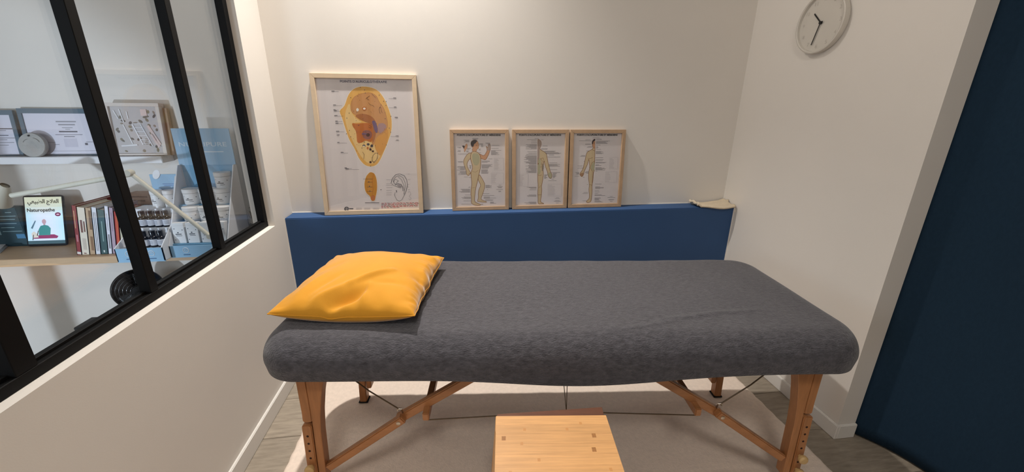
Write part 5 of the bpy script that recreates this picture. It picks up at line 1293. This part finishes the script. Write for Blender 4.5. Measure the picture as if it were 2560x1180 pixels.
ti = ("POINTS D'ACUPUNCTURE ET MÉRIDIENS", .238, .0115, -.002, .4145, TINK, .04)
framed_poster('acupuncture_chart', 'small oak framed chart of a man in side view raising one hand', 'poster', on_ledge(.1235, 2.2215), .068, .320, .443, .020, OAKF, PRINTS['figA'], ti, G)
framed_poster('acupuncture_chart', 'small oak framed chart of a half body seen from behind, middle of three', 'poster', on_ledge(.4635, 2.2215), .068, .320, .443, .020, OAKF, PRINTS['figB'], ti, G)
framed_poster('acupuncture_chart', 'small oak framed chart of a half body seen from the front with dark hair', 'poster', on_ledge(.7935, 2.2215), .068, .324, .443, .020, OAKF, PRINTS['figC'], ti, G)

# ------------------------------------------------------------ neighbouring room behind the glass
ZS = .738
OAK = mat('oak_shelf', (196, 164, 128), .5, noise=.1, nscale=12, stretch=(1, 8, 8), bump=.06, bscale=30)
WHITE = mat('white_lacquer', (228, 228, 230), .4)
SKY = mat('sky_blue_card', (142, 184, 214), .6)
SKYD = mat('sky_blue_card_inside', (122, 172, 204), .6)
CARDW = mat('white_card', (226, 228, 232), .6)
LABEL = mat('jar_print', (70, 74, 80), .6)
TUB = mat('white_tub', (226, 226, 226), .45)
BOTTLE = mat('black_bottle', (12, 11, 14), .2)
sh = tag(MB().box(-3.1, -1.03, 1.95, YB, ZS-.034, ZS).build('oak_shelf', OAK, bevel=.002), 'long pale oak shelf holding books and blue display stands behind the glass', 'shelf')
us = tag(MB().box(-3.1, -1.425, 2.185, YB, 1.128, 1.160).build('picture_shelf', WHITE, bevel=.002), 'narrow white picture shelf carrying certificates above the oak shelf', 'shelf')

# certificates, disc, collage frame
TEALF = mat('slate_blue_frame', (88, 108, 122), .5)
GREYT = mat('certificate_grey', (150, 150, 160), .6); DARKT = mat('certificate_dark', (84, 84, 96), .6)
def certificate(label, xc, w, h, rows, tilt=.09):
    t = thing('certificate', label, 'certificate', (xc, 2.243, 1.1605), (-tilt, 0, 0), 'certificates on the white shelf')
    b = .012
    for x0, x1, z0, z1 in ((-w/2, w/2, 0, b*.5), (-w/2, w/2, h-.022, h), (-w/2, -w/2+.018, b*.5, h-.022), (w/2-.018, w/2, b*.5, h-.022)):
        MB().box(x0, x1, -.012, 0, z0, z1).build('frame_bar', TEALF, t, bevel=.0008, seg=1)
    p = MB().box(-w/2+.017, w/2-.017, -.007, -.003, b*.4, h-.021).build('paper', mat('certificate_paper', (216, 214, 226), .6), t, smooth=0)
    for (x, z, wd, ht, m) in rows:
        MB().grid(lambda u, v: (x+(u-.5)*wd, -.0073, z+(v-.5)*ht), 1, 1).build('text_line', m, p, smooth=0)
    return t
certificate('certificate in slate blue frame at the left edge of the white shelf', -2.150, .21, .209, [(.05, .125, .07, .005, DARKT), (.03, .117, .05, .003, GREYT), (.02, .095, .08, .003, DARKT), (.04, .083, .12, .002, DARKT), (.02, .075, .06, .003, GREYT), (.03, .062, .09, .003, GREYT), (.02, .050, .06, .003, GREYT)])
certificate('certificate in slate blue frame beside the grey stone disc', -1.868, .32, .217, [(.03, .158, .085, .006, GREYT), (.03, .144, .070, .006, GREYT), (.03, .130, .045, .003, GREYT), (.03, .123, .02, .003, GREYT), (.03, .112, .078, .006, DARKT), (.03, .098, .115, .002, DARKT), (.03, .089, .045, .003, DARKT), (.03, .060, .055, .040, mat('certificate_seal', (200, 198, 212), .6)), (-.05, .062, .03, .002, GREYT), (-.03, .052, .02, .003, GREYT), (.095, .054, .012, .010, DARKT), (.11, .064, .03, .003, GREYT), (.02, .022, .22, .0015, GREYT)])
ds = thing('stone_disc', 'round grey stone disc leaning against the certificates on the white shelf', 'ornament', (-1.968, 2.205, 1.1605), (-.16, 0, 0))
STONE = mat('pale_stone', (168, 166, 162), .8, noise=.08, nscale=30, bump=.2, bscale=80)
MB().lathe([(0, -.006), (.048, -.006), (.056, 0), (.057, .010), (.054, .016), (.02, .019), (0, .019)], (0, 0, .053), 48, Rx(PI/2)).build('disc', STONE, ds)
MB().lathe([(0, .019), (.004, .019), (.004, .0205), (0, .0205)], (-.002, -.0002, .095), 10, Rx(PI/2)).build('engraved_mark', mat('engraving', (40, 40, 42), .8), ds)
for r, z0, z1 in ((.075, .2, 1.2), (.06, 1.9, 2.9)):
    MB().tube([(r*.5*math.cos(z0+(z1-z0)*k/8), -.0195, .060+r*.35*math.sin(z0+(z1-z0)*k/8)) for k in range(9)], .0008, 5).build('engraved_line', mat('engraving_soft', (136, 134, 132), .8), ds)

def collage():
    t = thing('collage_frame', 'deep white box frame with a grey and beige leaf collage at the shelf end', 'picture frame', (-1.520, 2.232, 1.1605), (-.10, 0, 0))
    w, h, d, b = .235, .243, .036, .016
    for x0, x1, z0, z1 in ((-w/2, w/2, 0, b*.5), (-w/2, w/2, h-b, h), (-w/2, -w/2+b, b*.5, h-b), (w/2-b, w/2, b*.5, h-b)):
        MB().box(x0, x1, -d, 0, z0, z1).build('frame_bar', mat('collage_frame_wood', (214, 204, 196), .6), t, bevel=.001, seg=1)
    p = MB().box(-w/2+b*.8, w/2-b*.8, -d+.010, -d+.014, b*.4, h-b*.8).build('panel', mat('collage_panel', (198, 194, 194), .7), t, smooth=0)
    rnd = random.Random(5)
    cols = [(120, 116, 106), (140, 132, 112), (96, 94, 94), (150, 140, 130)]
    for i in range(34):
        x = rnd.uniform(-w/2+.03, w/2-.03); z = rnd.uniform(.02, h-.035); a = rnd.uniform(0, PI); rx, rz = rnd.uniform(.006, .011), rnd.uniform(.004, .007); c = cols[i % 4]
        MB().lathe([(0, 0), (1, 0), (.8, .15), (0, .25)], (0, 0, 0), 12, T3((x, -d+.010, z)) @ Rx(PI/2) @ Rz(a) @ Matrix.Diagonal((rx, rz, .004, 1)), cap=False).build('leaf', mat('leaf_%d' % (i % 4), c, .8), p)
    wm = mat('white_strip', (238, 238, 242), .4)
    def strip(x0, z0, x1, z1, wd): MB().bar((x0, -d+.008, z0), (x1, -d+.008, z1), .002, wd).build('white_strip', wm, p, smooth=0)
    for s in ((-.085, .21, -.07, .17, .004), (-.06, .215, -.05, .155, .004), (-.03, .205, -.028, .17, .004), (-.055, .145, -.03, .055, .004), (-.015, .145, .015, .05, .005), (.02, .145, .055, .045, .004), (-.08, .045, -.01, .05, .006)): strip(*s)
    for k in range(6): z = .148-.018*k; strip(-.012+.005*k, z, .022+.005*k, z, .0025)
    MB().box(.030, .056, -d+.007, -d+.009, .185, .215).build('pink_label', mat('pink_label', (232, 208, 202), .6), p, smooth=0)
    for (x0, z0, x1, z1) in ((.05, .14, .09, .05), (.06, .10, .085, .04)): MB().bar((x0, -d+.008, z0), (x1, -d+.008, z1), .002, .012).build('pink_ribbon', mat('pink_ribbon', (224, 202, 196), .5), p, smooth=0)
    MB().box(w/2-.002, w/2+.018, -.012, .004, .0, h-.02).build('canvas_back', mat('kraft_back', (156, 132, 112), .8), t, bevel=.001)
    MB().box(-w/2+b*.9, w/2-b*.9, -d+.001, -d+.003, b*.5, h-b*.9).build('glazing', GLASS, t, smooth=0)
collage()

# desk lamp with two arms, clamped to the shelf front
LAMP = mat('cream_lamp_enamel', (206, 204, 190), .45)
lp = thing('desk_lamp', 'cream articulated desk lamp reaching across in front of the books', 'lamp', (-1.085, 1.875, ZS-.06))
def L(x, y, z): return (x+1.085, y-1.875, z-ZS+.06)
MB().tube([L(-1.0999, 1.86, .8483), L(-1.345, 1.86, 1.1325)], .0088, 12).build('lower_arm', LAMP, lp)
MB().tube([L(-1.338, 1.862, 1.128), L(-1.80, 1.86, 1.046)], .0100, 12).build('upper_arm', LAMP, lp)
MB().lathe([(0, -.014), (.012, -.014), (.014, -.010), (.014, .010), (.012, .014), (0, .014)], L(-1.343, 1.855, 1.133), 16, Rx(PI/2)).build('elbow', LAMP, lp)
MB().lathe([(0, -.012), (.011, -.012), (.011, .012), (0, .012)], L(-1.098, 1.860, .848), 16, Rx(PI/2)).build('joint', LAMP, lp)
MB().tube([L(-1.092, 1.866, .845), L(-1.083, 1.875, .82), L(-1.079, 1.878, ZS-.062)], .008, 12).build('post', LAMP, lp)
MB().box(-.020, .028, -.012, .085, -.028-.004, -.028+.020-.022).build('clamp', LAMP, lp, bevel=.003)
hd = MB().lathe([(.014, .052), (.020, .045), (.030, .020), (.052, -.030), (.050, -.030), (.028, .018), (.012, .046)], L(-1.845, 1.86, 1.050), 28, Ry(.75), cap=False).build('shade', LAMP, lp)

# tablet with a book cover on its screen
BLK = mat('black_tablet', (12, 12, 14), .3)
def tablet():
    w, h = .172, .246
    t = thing('tablet', 'black tablet showing a health book cover, leaning upright on the oak shelf', 'tablet', (-1.9945, 2.140, ZS), (-.26, 0, .0))
    m = MB(); m.prism(rounded_poly([(-w/2, 0), (w/2, 0), (w/2, h), (-w/2, h)], .014), -.009, 0); m.build('body', BLK, t, bevel=.0015)
    sc = bpy.data.materials.new('lit_screen'); sc.use_nodes = True; nt = sc.node_tree; N = nt.nodes
    b = N['Principled BSDF']; at = N.new('ShaderNodeAttribute'); at.attribute_name = 'ink'
    nt.links.new(at.outputs['Color'], b.inputs['Base Color']); nt.links.new(at.outputs['Color'], b.inputs['Emission Color']); b.inputs['Emission Strength'].default_value = .35; b.inputs['Roughness'].default_value = .2
    vs, fs, cs = [], [], []
    def put(P, c, z):
        n0 = len(vs); vs.extend([(x, -.0092-z, y_) for x, y_ in P]); fs.append(tuple(range(n0, n0+len(P)))); cs.append(lin(c))
    n = 14; x0, x1 = -w/2+.007, w/2-.007; z0, z1 = .010, h-.009
    for i in range(n):                                        # cover artwork: cream top to pale blue sides
        for j in range(n):
            u, q = (i+.5)/n, (j+.5)/n
            k = min(1, max(0, (q-.62)/.25)); bl = (.35+.65*u)
            c = [a*k+b2*(1-k) for a, b2 in zip((214, 214, 186), (226-60*(u-.5)**2*2, 236, 250))]
            if q < .10: c = (70, 96, 104)
            put([(x0+(x1-x0)*(i+a)/n, z0+(z1-z0)*(j+b2)/n) for a, b2 in ((0, 0), (1, 0), (1, 1), (0, 1))], c, 0)
    E_ = lambda x, z, rx, rz, c, lz=.0003: put([(x+rx*math.cos(2*PI*k/18), z+rz*math.sin(2*PI*k/18)) for k in range(18)], c, lz)
    put([(-.055, .036), (.045, .036), (.052, .046), (.035, .055), (-.02, .055), (-.05, .048)], (150, 62, 104), .0003)
    put([(-.030, .052), (.018, .052), (.022, .085), (.012, .098), (-.002, .102), (-.020, .098), (-.030, .080)], (70, 144, 142), .0004)
    E_(-.004, .118, .009, .012, (196, 160, 168)); put([(-.008, .100), (.000, .100), (.001, .112), (-.008, .112)], (196, 160, 168), .0002)
    put([(-.058, .040), (-.032, .042), (-.038, .060), (-.050, .072), (-.062, .062)], (222, 214, 202), .0005)
    put([(-.062, .088), (-.055, .084), (-.038, .122), (-.042, .124)], (96, 124, 140), .0004)
    for (a, b2, c2, d2) in ((-.040, .05, -.030, .075), (-.060, .03, -.052, .056)): put([(a, b2), (a+.004, b2), (c2, d2), (c2-.003, d2)], (74, 66, 60), .0006)
    E_(.058, .152, .0125, .0095, (116, 36, 82)); E_(.058, .152, .007, .003, (224, 190, 206), .0005)
    me = bpy.data.meshes.new('screen'); me.from_pydata(vs, [], fs)
    a_ = me.attributes.new('ink', 'FLOAT_COLOR', 'FACE'); a_.data.foreach_set('color', [x for c in cs for x in c]); me.materials.append(sc)
    s = link('screen', me, t)
    text_mesh('screen_text', '\uFEF2\uFECC\uFEF4\uFE92\uFEC4\uFEDF\uFE8D \uFE9D\uFEFC\uFECC\uFEDF\uFE8D', .132, .030, mat('screen_ink', (48, 48, 46), .4), s, T3((.0, -.0100, .2115)), .02)
    text_mesh('screen_text', 'Naturopathe', .118, .022, mat('screen_ink', (48, 48, 46), .4), s, T3((-.012, -.0100, .172)), .02)
tablet()

# books leaning between the tablet and the display stand
def book(label, x, w, h, d, cover, spine_marks=(), lean=.187, y=1.985, pages=(222, 212, 196)):
    t = thing('book', label, 'book', (x, y, ZS+.0005), (0, lean, 0), 'books on the oak shelf')
    c = mat('book_cover_%d_%d_%d' % cover, cover, .55)
    MB().box(0, .002, 0, d, 0, h).box(w-.002, w, 0, d, 0, h).box(0, w, 0, .002, 0, h).build('cover', c, t, smooth=0)
    MB().box(.002, w-.002, .002, d-.004, .004, h-.004).build('pages', mat('book_pages_%d' % pages[0], pages, .9), t, smooth=0)
    for (z0, z1, f0, f1, col) in spine_marks:
        MB().box(w*f0, w*f1, -.0006, 0, h*z0, h*z1).build('spine_print', mat('spine_ink_%d_%d_%d' % col, col, .6), t, smooth=0)
    return t
gold = (196, 150, 110); dk = (120, 78, 66); gy = (140, 138, 140)
xb = -1.752
book('tall deep red book, first in the row beside the tablet', xb, .019, .238, .215, (140, 46, 44), [(.55, .9, .3, .5, gold), (.28, .42, .35, .65, (190, 120, 130)), (.02, .07, .1, .9, (222, 212, 206))])
book('thick cream book with reddish spine lettering, beside the tall red book', xb+.0196, .032, .230, .165, (226, 216, 198), [(.48, .74, .25, .48, dk), (.50, .72, .62, .78, dk), (.12, .36, .3, .7, (200, 188, 174)), (.03, .05, .3, .6, dk)])
book('tan book with a brown marbled edge, between the cream and white books', xb+.0522, .024, .226, .170, (188, 158, 124), [(.55, .95, .5, .85, (122, 90, 60)), (.1, .4, .4, .8, (140, 104, 72))])
book('white book with fine grey print along its spine, left of the green book', xb+.0768, .021, .228, .160, (222, 224, 232), [(.08, .9, .3, .42, gy), (.08, .9, .6, .7, gy)])
book('dark green book between two white books', xb+.0982, .030, .217, .150, (48, 82, 82), [(.30, .75, .45, .6, (130, 160, 156)), (.05, .1, .4, .6, (200, 210, 206)), (.1, .95, .06, .14, (24, 50, 56))])
book('white book with grey spine lettering, right of the green book', xb+.1288, .017, .232, .150, (226, 226, 236), [(.12, .42, .35, .7, gy), (.5, .85, .4, .55, (180, 178, 186))])
book('mauve book right of the white books', xb+.1464, .018, .224, .150, (178, 156, 172), [(.5, .9, .3, .6, (164, 142, 160))])
book('slim orange red book near the display stand', xb+.1650, .018, .205, .140, (178, 48, 40), [(.25, .9, .45, .75, (206, 96, 52))])
book('slim beige book, last in the row beside the display stand', xb+.1836, .012, .198, .135, (200, 192, 168))

# kraft box behind the books, teal box and papers at the left
kb = thing('kraft_box', 'kraft brown box with printed text standing behind the bottle display', 'box', (-1.572, 2.215, ZS), (0, 0, -.12))
MB().box(-.056, .056, -.03, .03, 0, .242).build('box_body', mat('kraft_card', (160, 130, 112), .8, noise=.05, nscale=50), kb, bevel=.002)
for k, (a, b) in enumerate(((-.04, .045), (-.045, .03), (-.03, .046), (-.046, .02))): MB().box(a, b, -.0308, -.0300, .222-.02*k, .228-.02*k).build('text_line', mat('kraft_print', (106, 80, 66), .8), kb, smooth=0)
tb = thing('teal_box', 'dark teal printed box standing left of the tablet', 'box', (-2.150, 2.165, ZS), (0, 0, .0))
MB().box(-.075, .068, -.02, .03, 0, .192).build('box_body', mat('teal_card', (36, 66, 74), .6, noise=.15, nscale=12), tb, bevel=.002)
wl = mat('teal_print', (136, 164, 170), .6)
for x0, x1, z in ((.02, .045, .168), (-.06, .058, .150), (-.06, .05, .134), (-.02, .05, .114), (-.02, .035, .094), (-.02, .06, .075)): MB().box(x0, x1, -.0206, -.0200, z, z+.003).build('text_line', wl, tb, smooth=0)
for z, r in ((.117, .009), (.097, .008)): MB().tube([(-.034+r*math.cos(2*PI*k/14), -.0205, z+r*math.sin(2*PI*k/14)) for k in range(15)], .0012, 5).build('ring_mark', wl, tb)
MB().box(-.036, -.030, -.0206, -.0200, .060, .082).build('letter_mark', wl, tb, smooth=0)
MB().box(.030, .066, -.0206, -.0200, .04, .062).build('blue_patch', mat('teal_patch', (74, 130, 168), .6), tb, smooth=0)
pd = thing('paper_tray', 'pale grey paper tray lying flat at the left end of the oak shelf', 'tray', (-2.205, 2.072, ZS), (0, 0, .55))
MB().box(-.10, .065, -.07, .07, 0, .006).build('base', mat('paper_tray', (176, 178, 178), .5), pd, bevel=.002)
MB().box(-.095, .060, -.065, .065, .006, .013).build('paper_stack', mat('paper_pile', (196, 196, 196), .7), pd, smooth=0)

# ------------------------------------------------------------ blue display stands
def display(label, x0, x1, yf, yb, lip_h, tiers, head, ground, headx=None, side_prof=None, left_prof=None):
    t = thing('display_stand', label, 'display stand', (x0, yf, ZS+.0005), (0, 0, 0), 'blue display stands')
    w = x1-x0; d = yb-yf
    MB().box(0, w, 0, .004, 0, lip_h).build('front_lip', SKY, t, smooth=0)
    for k in range(2):
        xx = w*(.27+.48*k); em = MB(); em.tube([(xx+.012*math.cos(2*PI*i/18), -.0005, lip_h*.62+.012*math.sin(2*PI*i/18)) for i in range(19)], .0012, 5)
        e = em.build('round_emblem', CARDW, t)
        if k: MB().tube([(xx+.006*math.cos(a*PI/6), -.0006, lip_h*.58+.006*math.sin(a*PI/6)) for a in range(7)], .001, 5).build('emblem_mark', CARDW, e)
        else: MB().tube([(xx-.005, -.0006, lip_h*.56), (xx, -.0006, lip_h*.72), (xx+.005, -.0006, lip_h*.56)], .001, 5).build('emblem_mark', CARDW, e)
        MB().box(xx-.014, xx+.014, -.0008, 0, lip_h*.20, lip_h*.27).build('emblem_caption', mat('caption_blue', (74, 112, 150), .6), t, smooth=0)
    for sx in (0, w-.004):
        pr = [(p*d, z) for p, z in (left_prof if left_prof and sx == 0 else side_prof)]
        m = MB(); vs = [(sx, y, z) for y, z in pr]+[(sx+.004, y, z) for y, z in pr]; n = len(pr)
        m.add(vs, [tuple(range(n)), tuple(range(2*n-1, n-1, -1))]+[(i, n+i, n+(i+1) % n, (i+1) % n) for i in range(n)])
        m.build('side_panel', CARDW, t, smooth=0)
    hx0, hx1 = headx or (0, w)
    bl = min(head[0], left_prof[-3][1] if left_prof else 9)
    MB().box(.004, w-.004, d-.004, d, 0, bl).box(max(.004, hx0), w-.004, d-.004, d, bl, head[0]+.001).build('back_panel', SKYD, t, smooth=0)
    MB().box(.004, w-.004, .004, d-.004, 0, .004).build('bottom_panel', CARDW, t, smooth=0)
    for (ty0, ty1, tz) in tiers:
        MB().box(.004, w-.004, ty0*d, ty1*d, tz-.003, tz).box(.004, w-.004, ty0*d, ty0*d+.003, max(.004, tz-.07), tz-.003).build('tier', SKYD if ground else CARDW, t, smooth=0)
    hx0, hx1 = headx or (0, w)
    hp = MB().box(hx0, hx1, d-.010, d-.004, head[0]-.0, head[1]).build('header_card', SKY, t, smooth=0)
    return t, hp
# right-hand stand
d2, hp2 = display('large sky blue display stand with white tubs and tall header card', -1.302, -1.056, 1.897, 2.112, .056, [(.10, .34, .058), (.34, .58, .142), (.58, .80, .216), (.80, .98, .288)], (.390, .558), True, None, [(0, .004), (.98, .004), (.98, .392), (.86, .392), (0, .056)])
text_mesh('brand_text', 'NUTRIPURE', .205, .020, mat('header_white', (206, 222, 234), .6), hp2, T3((.122, .2045, .486)), .01)
MB().box(.105, .205, .2040, .2048, .449, .454).build('header_subtitle', mat('header_white', (206, 222, 234), .6), hp2, smooth=0)
# left-hand stand
d1, hp1 = display('small sky blue display stand with rows of black bottles', -1.492, -1.303, 1.857, 2.085, .064, [(.06, .36, .057), (.36, .64, .132), (.64, .97, .205)], (.285, .352), False, (.068, .189), [(0, .004), (.97, .004), (.97, .345), (.88, .345), (.45, .150), (0, .066)], [(0, .004), (.97, .004), (.97, .205), (.85, .165), (0, .066)])
MB().lathe([(0, 0), (1, 0), (.95, .1), (0, .12)], (0, 0, 0), 20, T3((.100, .216, .352)) @ Rx(PI/2) @ Rz(-.5) @ Matrix.Diagonal((.015, .024, .01, 1)), cap=False).build('leaf_emblem', CARDW, hp1)
for x0, x1, z in ((.115, .180, .305), (.120, .180, .297)): MB().box(x0, x1, .2170, .2178, z, z+.004).build('header_subtitle', mat('header_blue', (104, 146, 190), .6), hp1, smooth=0)

def bottle_proto(label):
    t = thing('bottle', label, 'bottle', (0, 0, 0), (0, 0, 0), 'black bottles in the left display stand')
    MB().lathe([(0, 0), (.0145, 0), (.0155, .002), (.0155, .042), (.013, .047), (.009, .050), (.009, .052), (0, .052)], (0, 0, 0), 18).build('glass_body', BOTTLE, t)
    MB().lathe([(0, .052), (.0115, .052), (.0118, .070), (.0105, .074), (0, .074)], (0, 0, 0), 16).build('cap', BOTTLE, t)
    MB().lathe([(.0158, .008), (.0158, .036)], (0, 0, 0), 18, cap=False).build('label_band', mat('bottle_label', (206, 208, 216), .6), t)
    for k, z in enumerate((.027, .021, .015)):
        m = MB(); m.grid(lambda u, v: (.0160*math.sin((u-.5)*1.2), -.0160*math.cos((u-.5)*1.2), z+.0018*v), 5, 1); m.build('label_text', mat('bottle_text', (120, 124, 134), .6), t)
    return t
proto = None
NTH = ['leftmost', 'second from left', 'middle', 'second from right', 'rightmost']
rb = random.Random(9)
for rname, yy, zz in (('front', 1.897, ZS+.0580), ('rear', 1.960, ZS+.1330)):
    for k in range(5):
        lb = 'small black bottle with pale label, %s in the %s row of the stand' % (NTH[k], rname)
        if proto is None: proto = bottle_proto(lb); b = proto
        else: b = copy_tree(proto); b['label'] = lb
        b.location = (-1.4535+.0325*k, yy+rb.uniform(-.004, .004), zz); b.rotation_euler = (0, 0, rb.uniform(-.5, .5))
def tube_proto(label):
    t = thing('tube_jar', label, 'jar', (0, 0, 0), (0, 0, 0), 'tall white jars in the left stand')
    MB().lathe([(0, 0), (.022, 0), (.0235, .002), (.0235, .060), (.022, .062), (0, .062)], (0, 0, 0), 22).build('jar_body', TUB, t)
    MB().lathe([(0, .063), (.0245, .063), (.0245, .078), (.023, .080), (0, .080)], (0, 0, 0), 22).build('lid', TUB, t)
    jar_print(t, .0237, .030); return t
def jar_print(t, r, z):
    for (a0, a1, z0, z1) in ((-.5, .35, 0, .0035), (-.30, -.05, .006, .010), (-.1, .45, -.007, -.005), (.75, .9, .012, .015), (-.75, -.65, .016, .019)):
        m = MB(); m.grid(lambda u, v: (r*math.sin(a0+(a1-a0)*u), -r*math.cos(a0+(a1-a0)*u), z+z0+(z1-z0)*v), 4, 1); m.build('label_print', LABEL, t)
tp = None
for k, (nm) in enumerate(('left', 'right')):
    lb = 'tall white jar under the small header card, %s one of the pair' % nm
    if tp is None: tp = tube_proto(lb); b = tp
    else: b = copy_tree(tp); b['label'] = lb
    b.location = (-1.388+.0540*k, 2.035, ZS+.206); b.rotation_euler = (0, 0, .15*k-.1)
def tub_proto(label):
    t = thing('tub', label, 'jar', (0, 0, 0), (0, 0, 0), 'white tubs in the right stand')
    MB().lathe([(0, 0), (.031, 0), (.033, .003), (.0335, .052), (.031, .053), (0, .053)], (0, 0, 0), 28).build('tub_body', TUB, t)
    MB().lathe([(0, .054), (.0345, .054), (.035, .056), (.035, .070), (.0335, .072), (0, .072)], (0, 0, 0), 28).build('lid', TUB, t)
    jar_print(t, .0338, .022); return t
up = None
COLN = ['left', 'middle', 'right']
for rname, yy, zz, ks in (('second', 1.999, .143, (0, 1, 2)), ('third', 2.048, .217, (0, 1, 2)), ('top', 2.072, .289, (2,))):
    for k in ks:
        lb = 'white tub with black print, %s in the %s tier of the large stand' % (COLN[k], rname)
        if up is None: up = tub_proto(lb); b = up
        else: b = copy_tree(up); b['label'] = lb
        b.location = (-1.241+.069*k-(.006 if zz > .2 else -.006), yy, ZS+zz); b.rotation_euler = (0, 0, rb.uniform(-.3, .3))
def carton_proto(label):
    t = thing('carton', label, 'box', (0, 0, 0), (0, 0, 0), 'white cartons in the right stand')
    MB().box(-.0245, .0245, -.016, .016, 0, .094).build('carton_body', TUB, t, bevel=.0012)
    MB().box(-.0245, .0245, -.0163, .0163, .0815, .0822).build('flap_line', mat('carton_crease', (190, 190, 192), .6), t, smooth=0)
    for (x0, x1, z0, z1) in ((-.014, .010, .040, .044), (-.006, .0, .047, .052), (-.012, .012, .034, .036), (.014, .018, .060, .063), (-.02, -.016, .015, .018), (-.018, -.014, .066, .069)):
        MB().box(x0, x1, -.0166, -.0160, z0, z1).build('label_print', LABEL, t, smooth=0)
    return t
cp_ = None
for k in range(4):
    lb = 'white carton with black print in the front row of the large stand, %s' % ('leftmost', 'second from left', 'second from right', 'rightmost')[k]
    if cp_ is None: cp_ = carton_proto(lb); b = cp_
    else: b = copy_tree(cp_); b['label'] = lb
    b.location = (-1.268+.0575*k, 1.942, ZS+.0590); b.rotation_euler = (-.06, 0, rb.uniform(-.08, .08))
# clear sleeve with a black pen between stand and wall
sl = thing('plastic_sleeve', 'crumpled clear plastic sleeve with a black pen beside the large stand', 'sleeve', (-1.030, 2.165, ZS))
def slv(u, v):
    x = .0-.012*math.sin(9*v)+.006*math.sin(17*u); y = -.05+.10*u; z = .002+.17*v*(1-.25*(2*u-1)**2)
    return (x-.022*v, y, z)
m = MB().grid(slv, 10, 14); s_ = m.build('sleeve_film', glass_mat('clear_film', (.92, .93, .95, 1), 2.2), sl, smooth=20)
sm = s_.modifiers.new('thickness', 'SOLIDIFY'); sm.thickness = .0006
MB().tube([(-.006, .01, .012), (-.014, -.012, .075), (-.022, -.030, .150)], [.0075, .006, .003], 10).build('pen', BOTTLE, sl)

# fan and black bin below the shelf
fan = thing('fan', 'round glossy black fan standing under the oak shelf', 'fan', (-1.632, 2.10, 0))
GB = mat('gloss_black', (4, 4, 5), .38, coat=.12, spec=.3)
ctr = (0, 0, .505); FM = Rz(.5) @ Rx(PI/2-.12)
MB().lathe([(0, -.03), (.045, -.03), (.098, -.006), (.104, .0), (.104, .012), (.100, .016)], ctr, 48, FM, cap=False).build('housing', GB, fan)
MB().lathe([(0, .040), (.022, .038), (.026, .030), (.026, .0), (0, 0)], ctr, 28, FM, cap=False).build('hub', GB, fan)
for k in range(5):
    a = 2*PI*k/5
    m = MB(); m.grid(lambda u, v: FM @ Vector(((.022+.068*u)*math.cos(a+(v-.5)*.8), (.022+.068*u)*math.sin(a+(v-.5)*.8), .004+.014*v))+Vector(ctr), 6, 6)
    b = m.build('blade', GB, fan, smooth=180); sm = b.modifiers.new('thickness', 'SOLIDIFY'); sm.thickness = .002
for k in range(6):
    r = .026+.0145*k; zz = .040-.024*((r-.026)/.074)**2
    MB().tube([FM @ Vector((r*math.cos(2*PI*i/36), r*math.sin(2*PI*i/36), zz))+Vector(ctr) for i in range(37)], .0009, 5, cap=False).build('guard_ring', GB, fan)
for k in range(20):
    a = 2*PI*k/20
    MB().tube([FM @ Vector((r*math.cos(a+(r-.026)*6), r*math.sin(a+(r-.026)*6), .040-.024*((r-.026)/.074)**2))+Vector(ctr) for r in (.026, .045, .065, .099)], .0012, 5).build('guard_spoke', GB, fan)
MB().tube([(0, .03, .50), (0, .035, .38), (0, .02, .02)], .010, 10).build('stand_post', GB, fan)
MB().lathe([(0, 0), (.09, 0), (.09, .008), (.03, .022), (0, .022)], (0, .02, 0), 32).build('base', GB, fan)
bn = thing('slim_bin', 'slim black box standing below the shelf left of the fan', 'box', (-1.845, 2.03, 0))
MB().box(-.024, .024, -.05, .05, 0, .352).build('bin_body', mat('bin_black', (16, 16, 18), .5), bn, bevel=.003)
MB().box(-.027, .027, -.053, .053, .352, .368).build('lid', mat('bin_black', (16, 16, 18), .5), bn, bevel=.003)
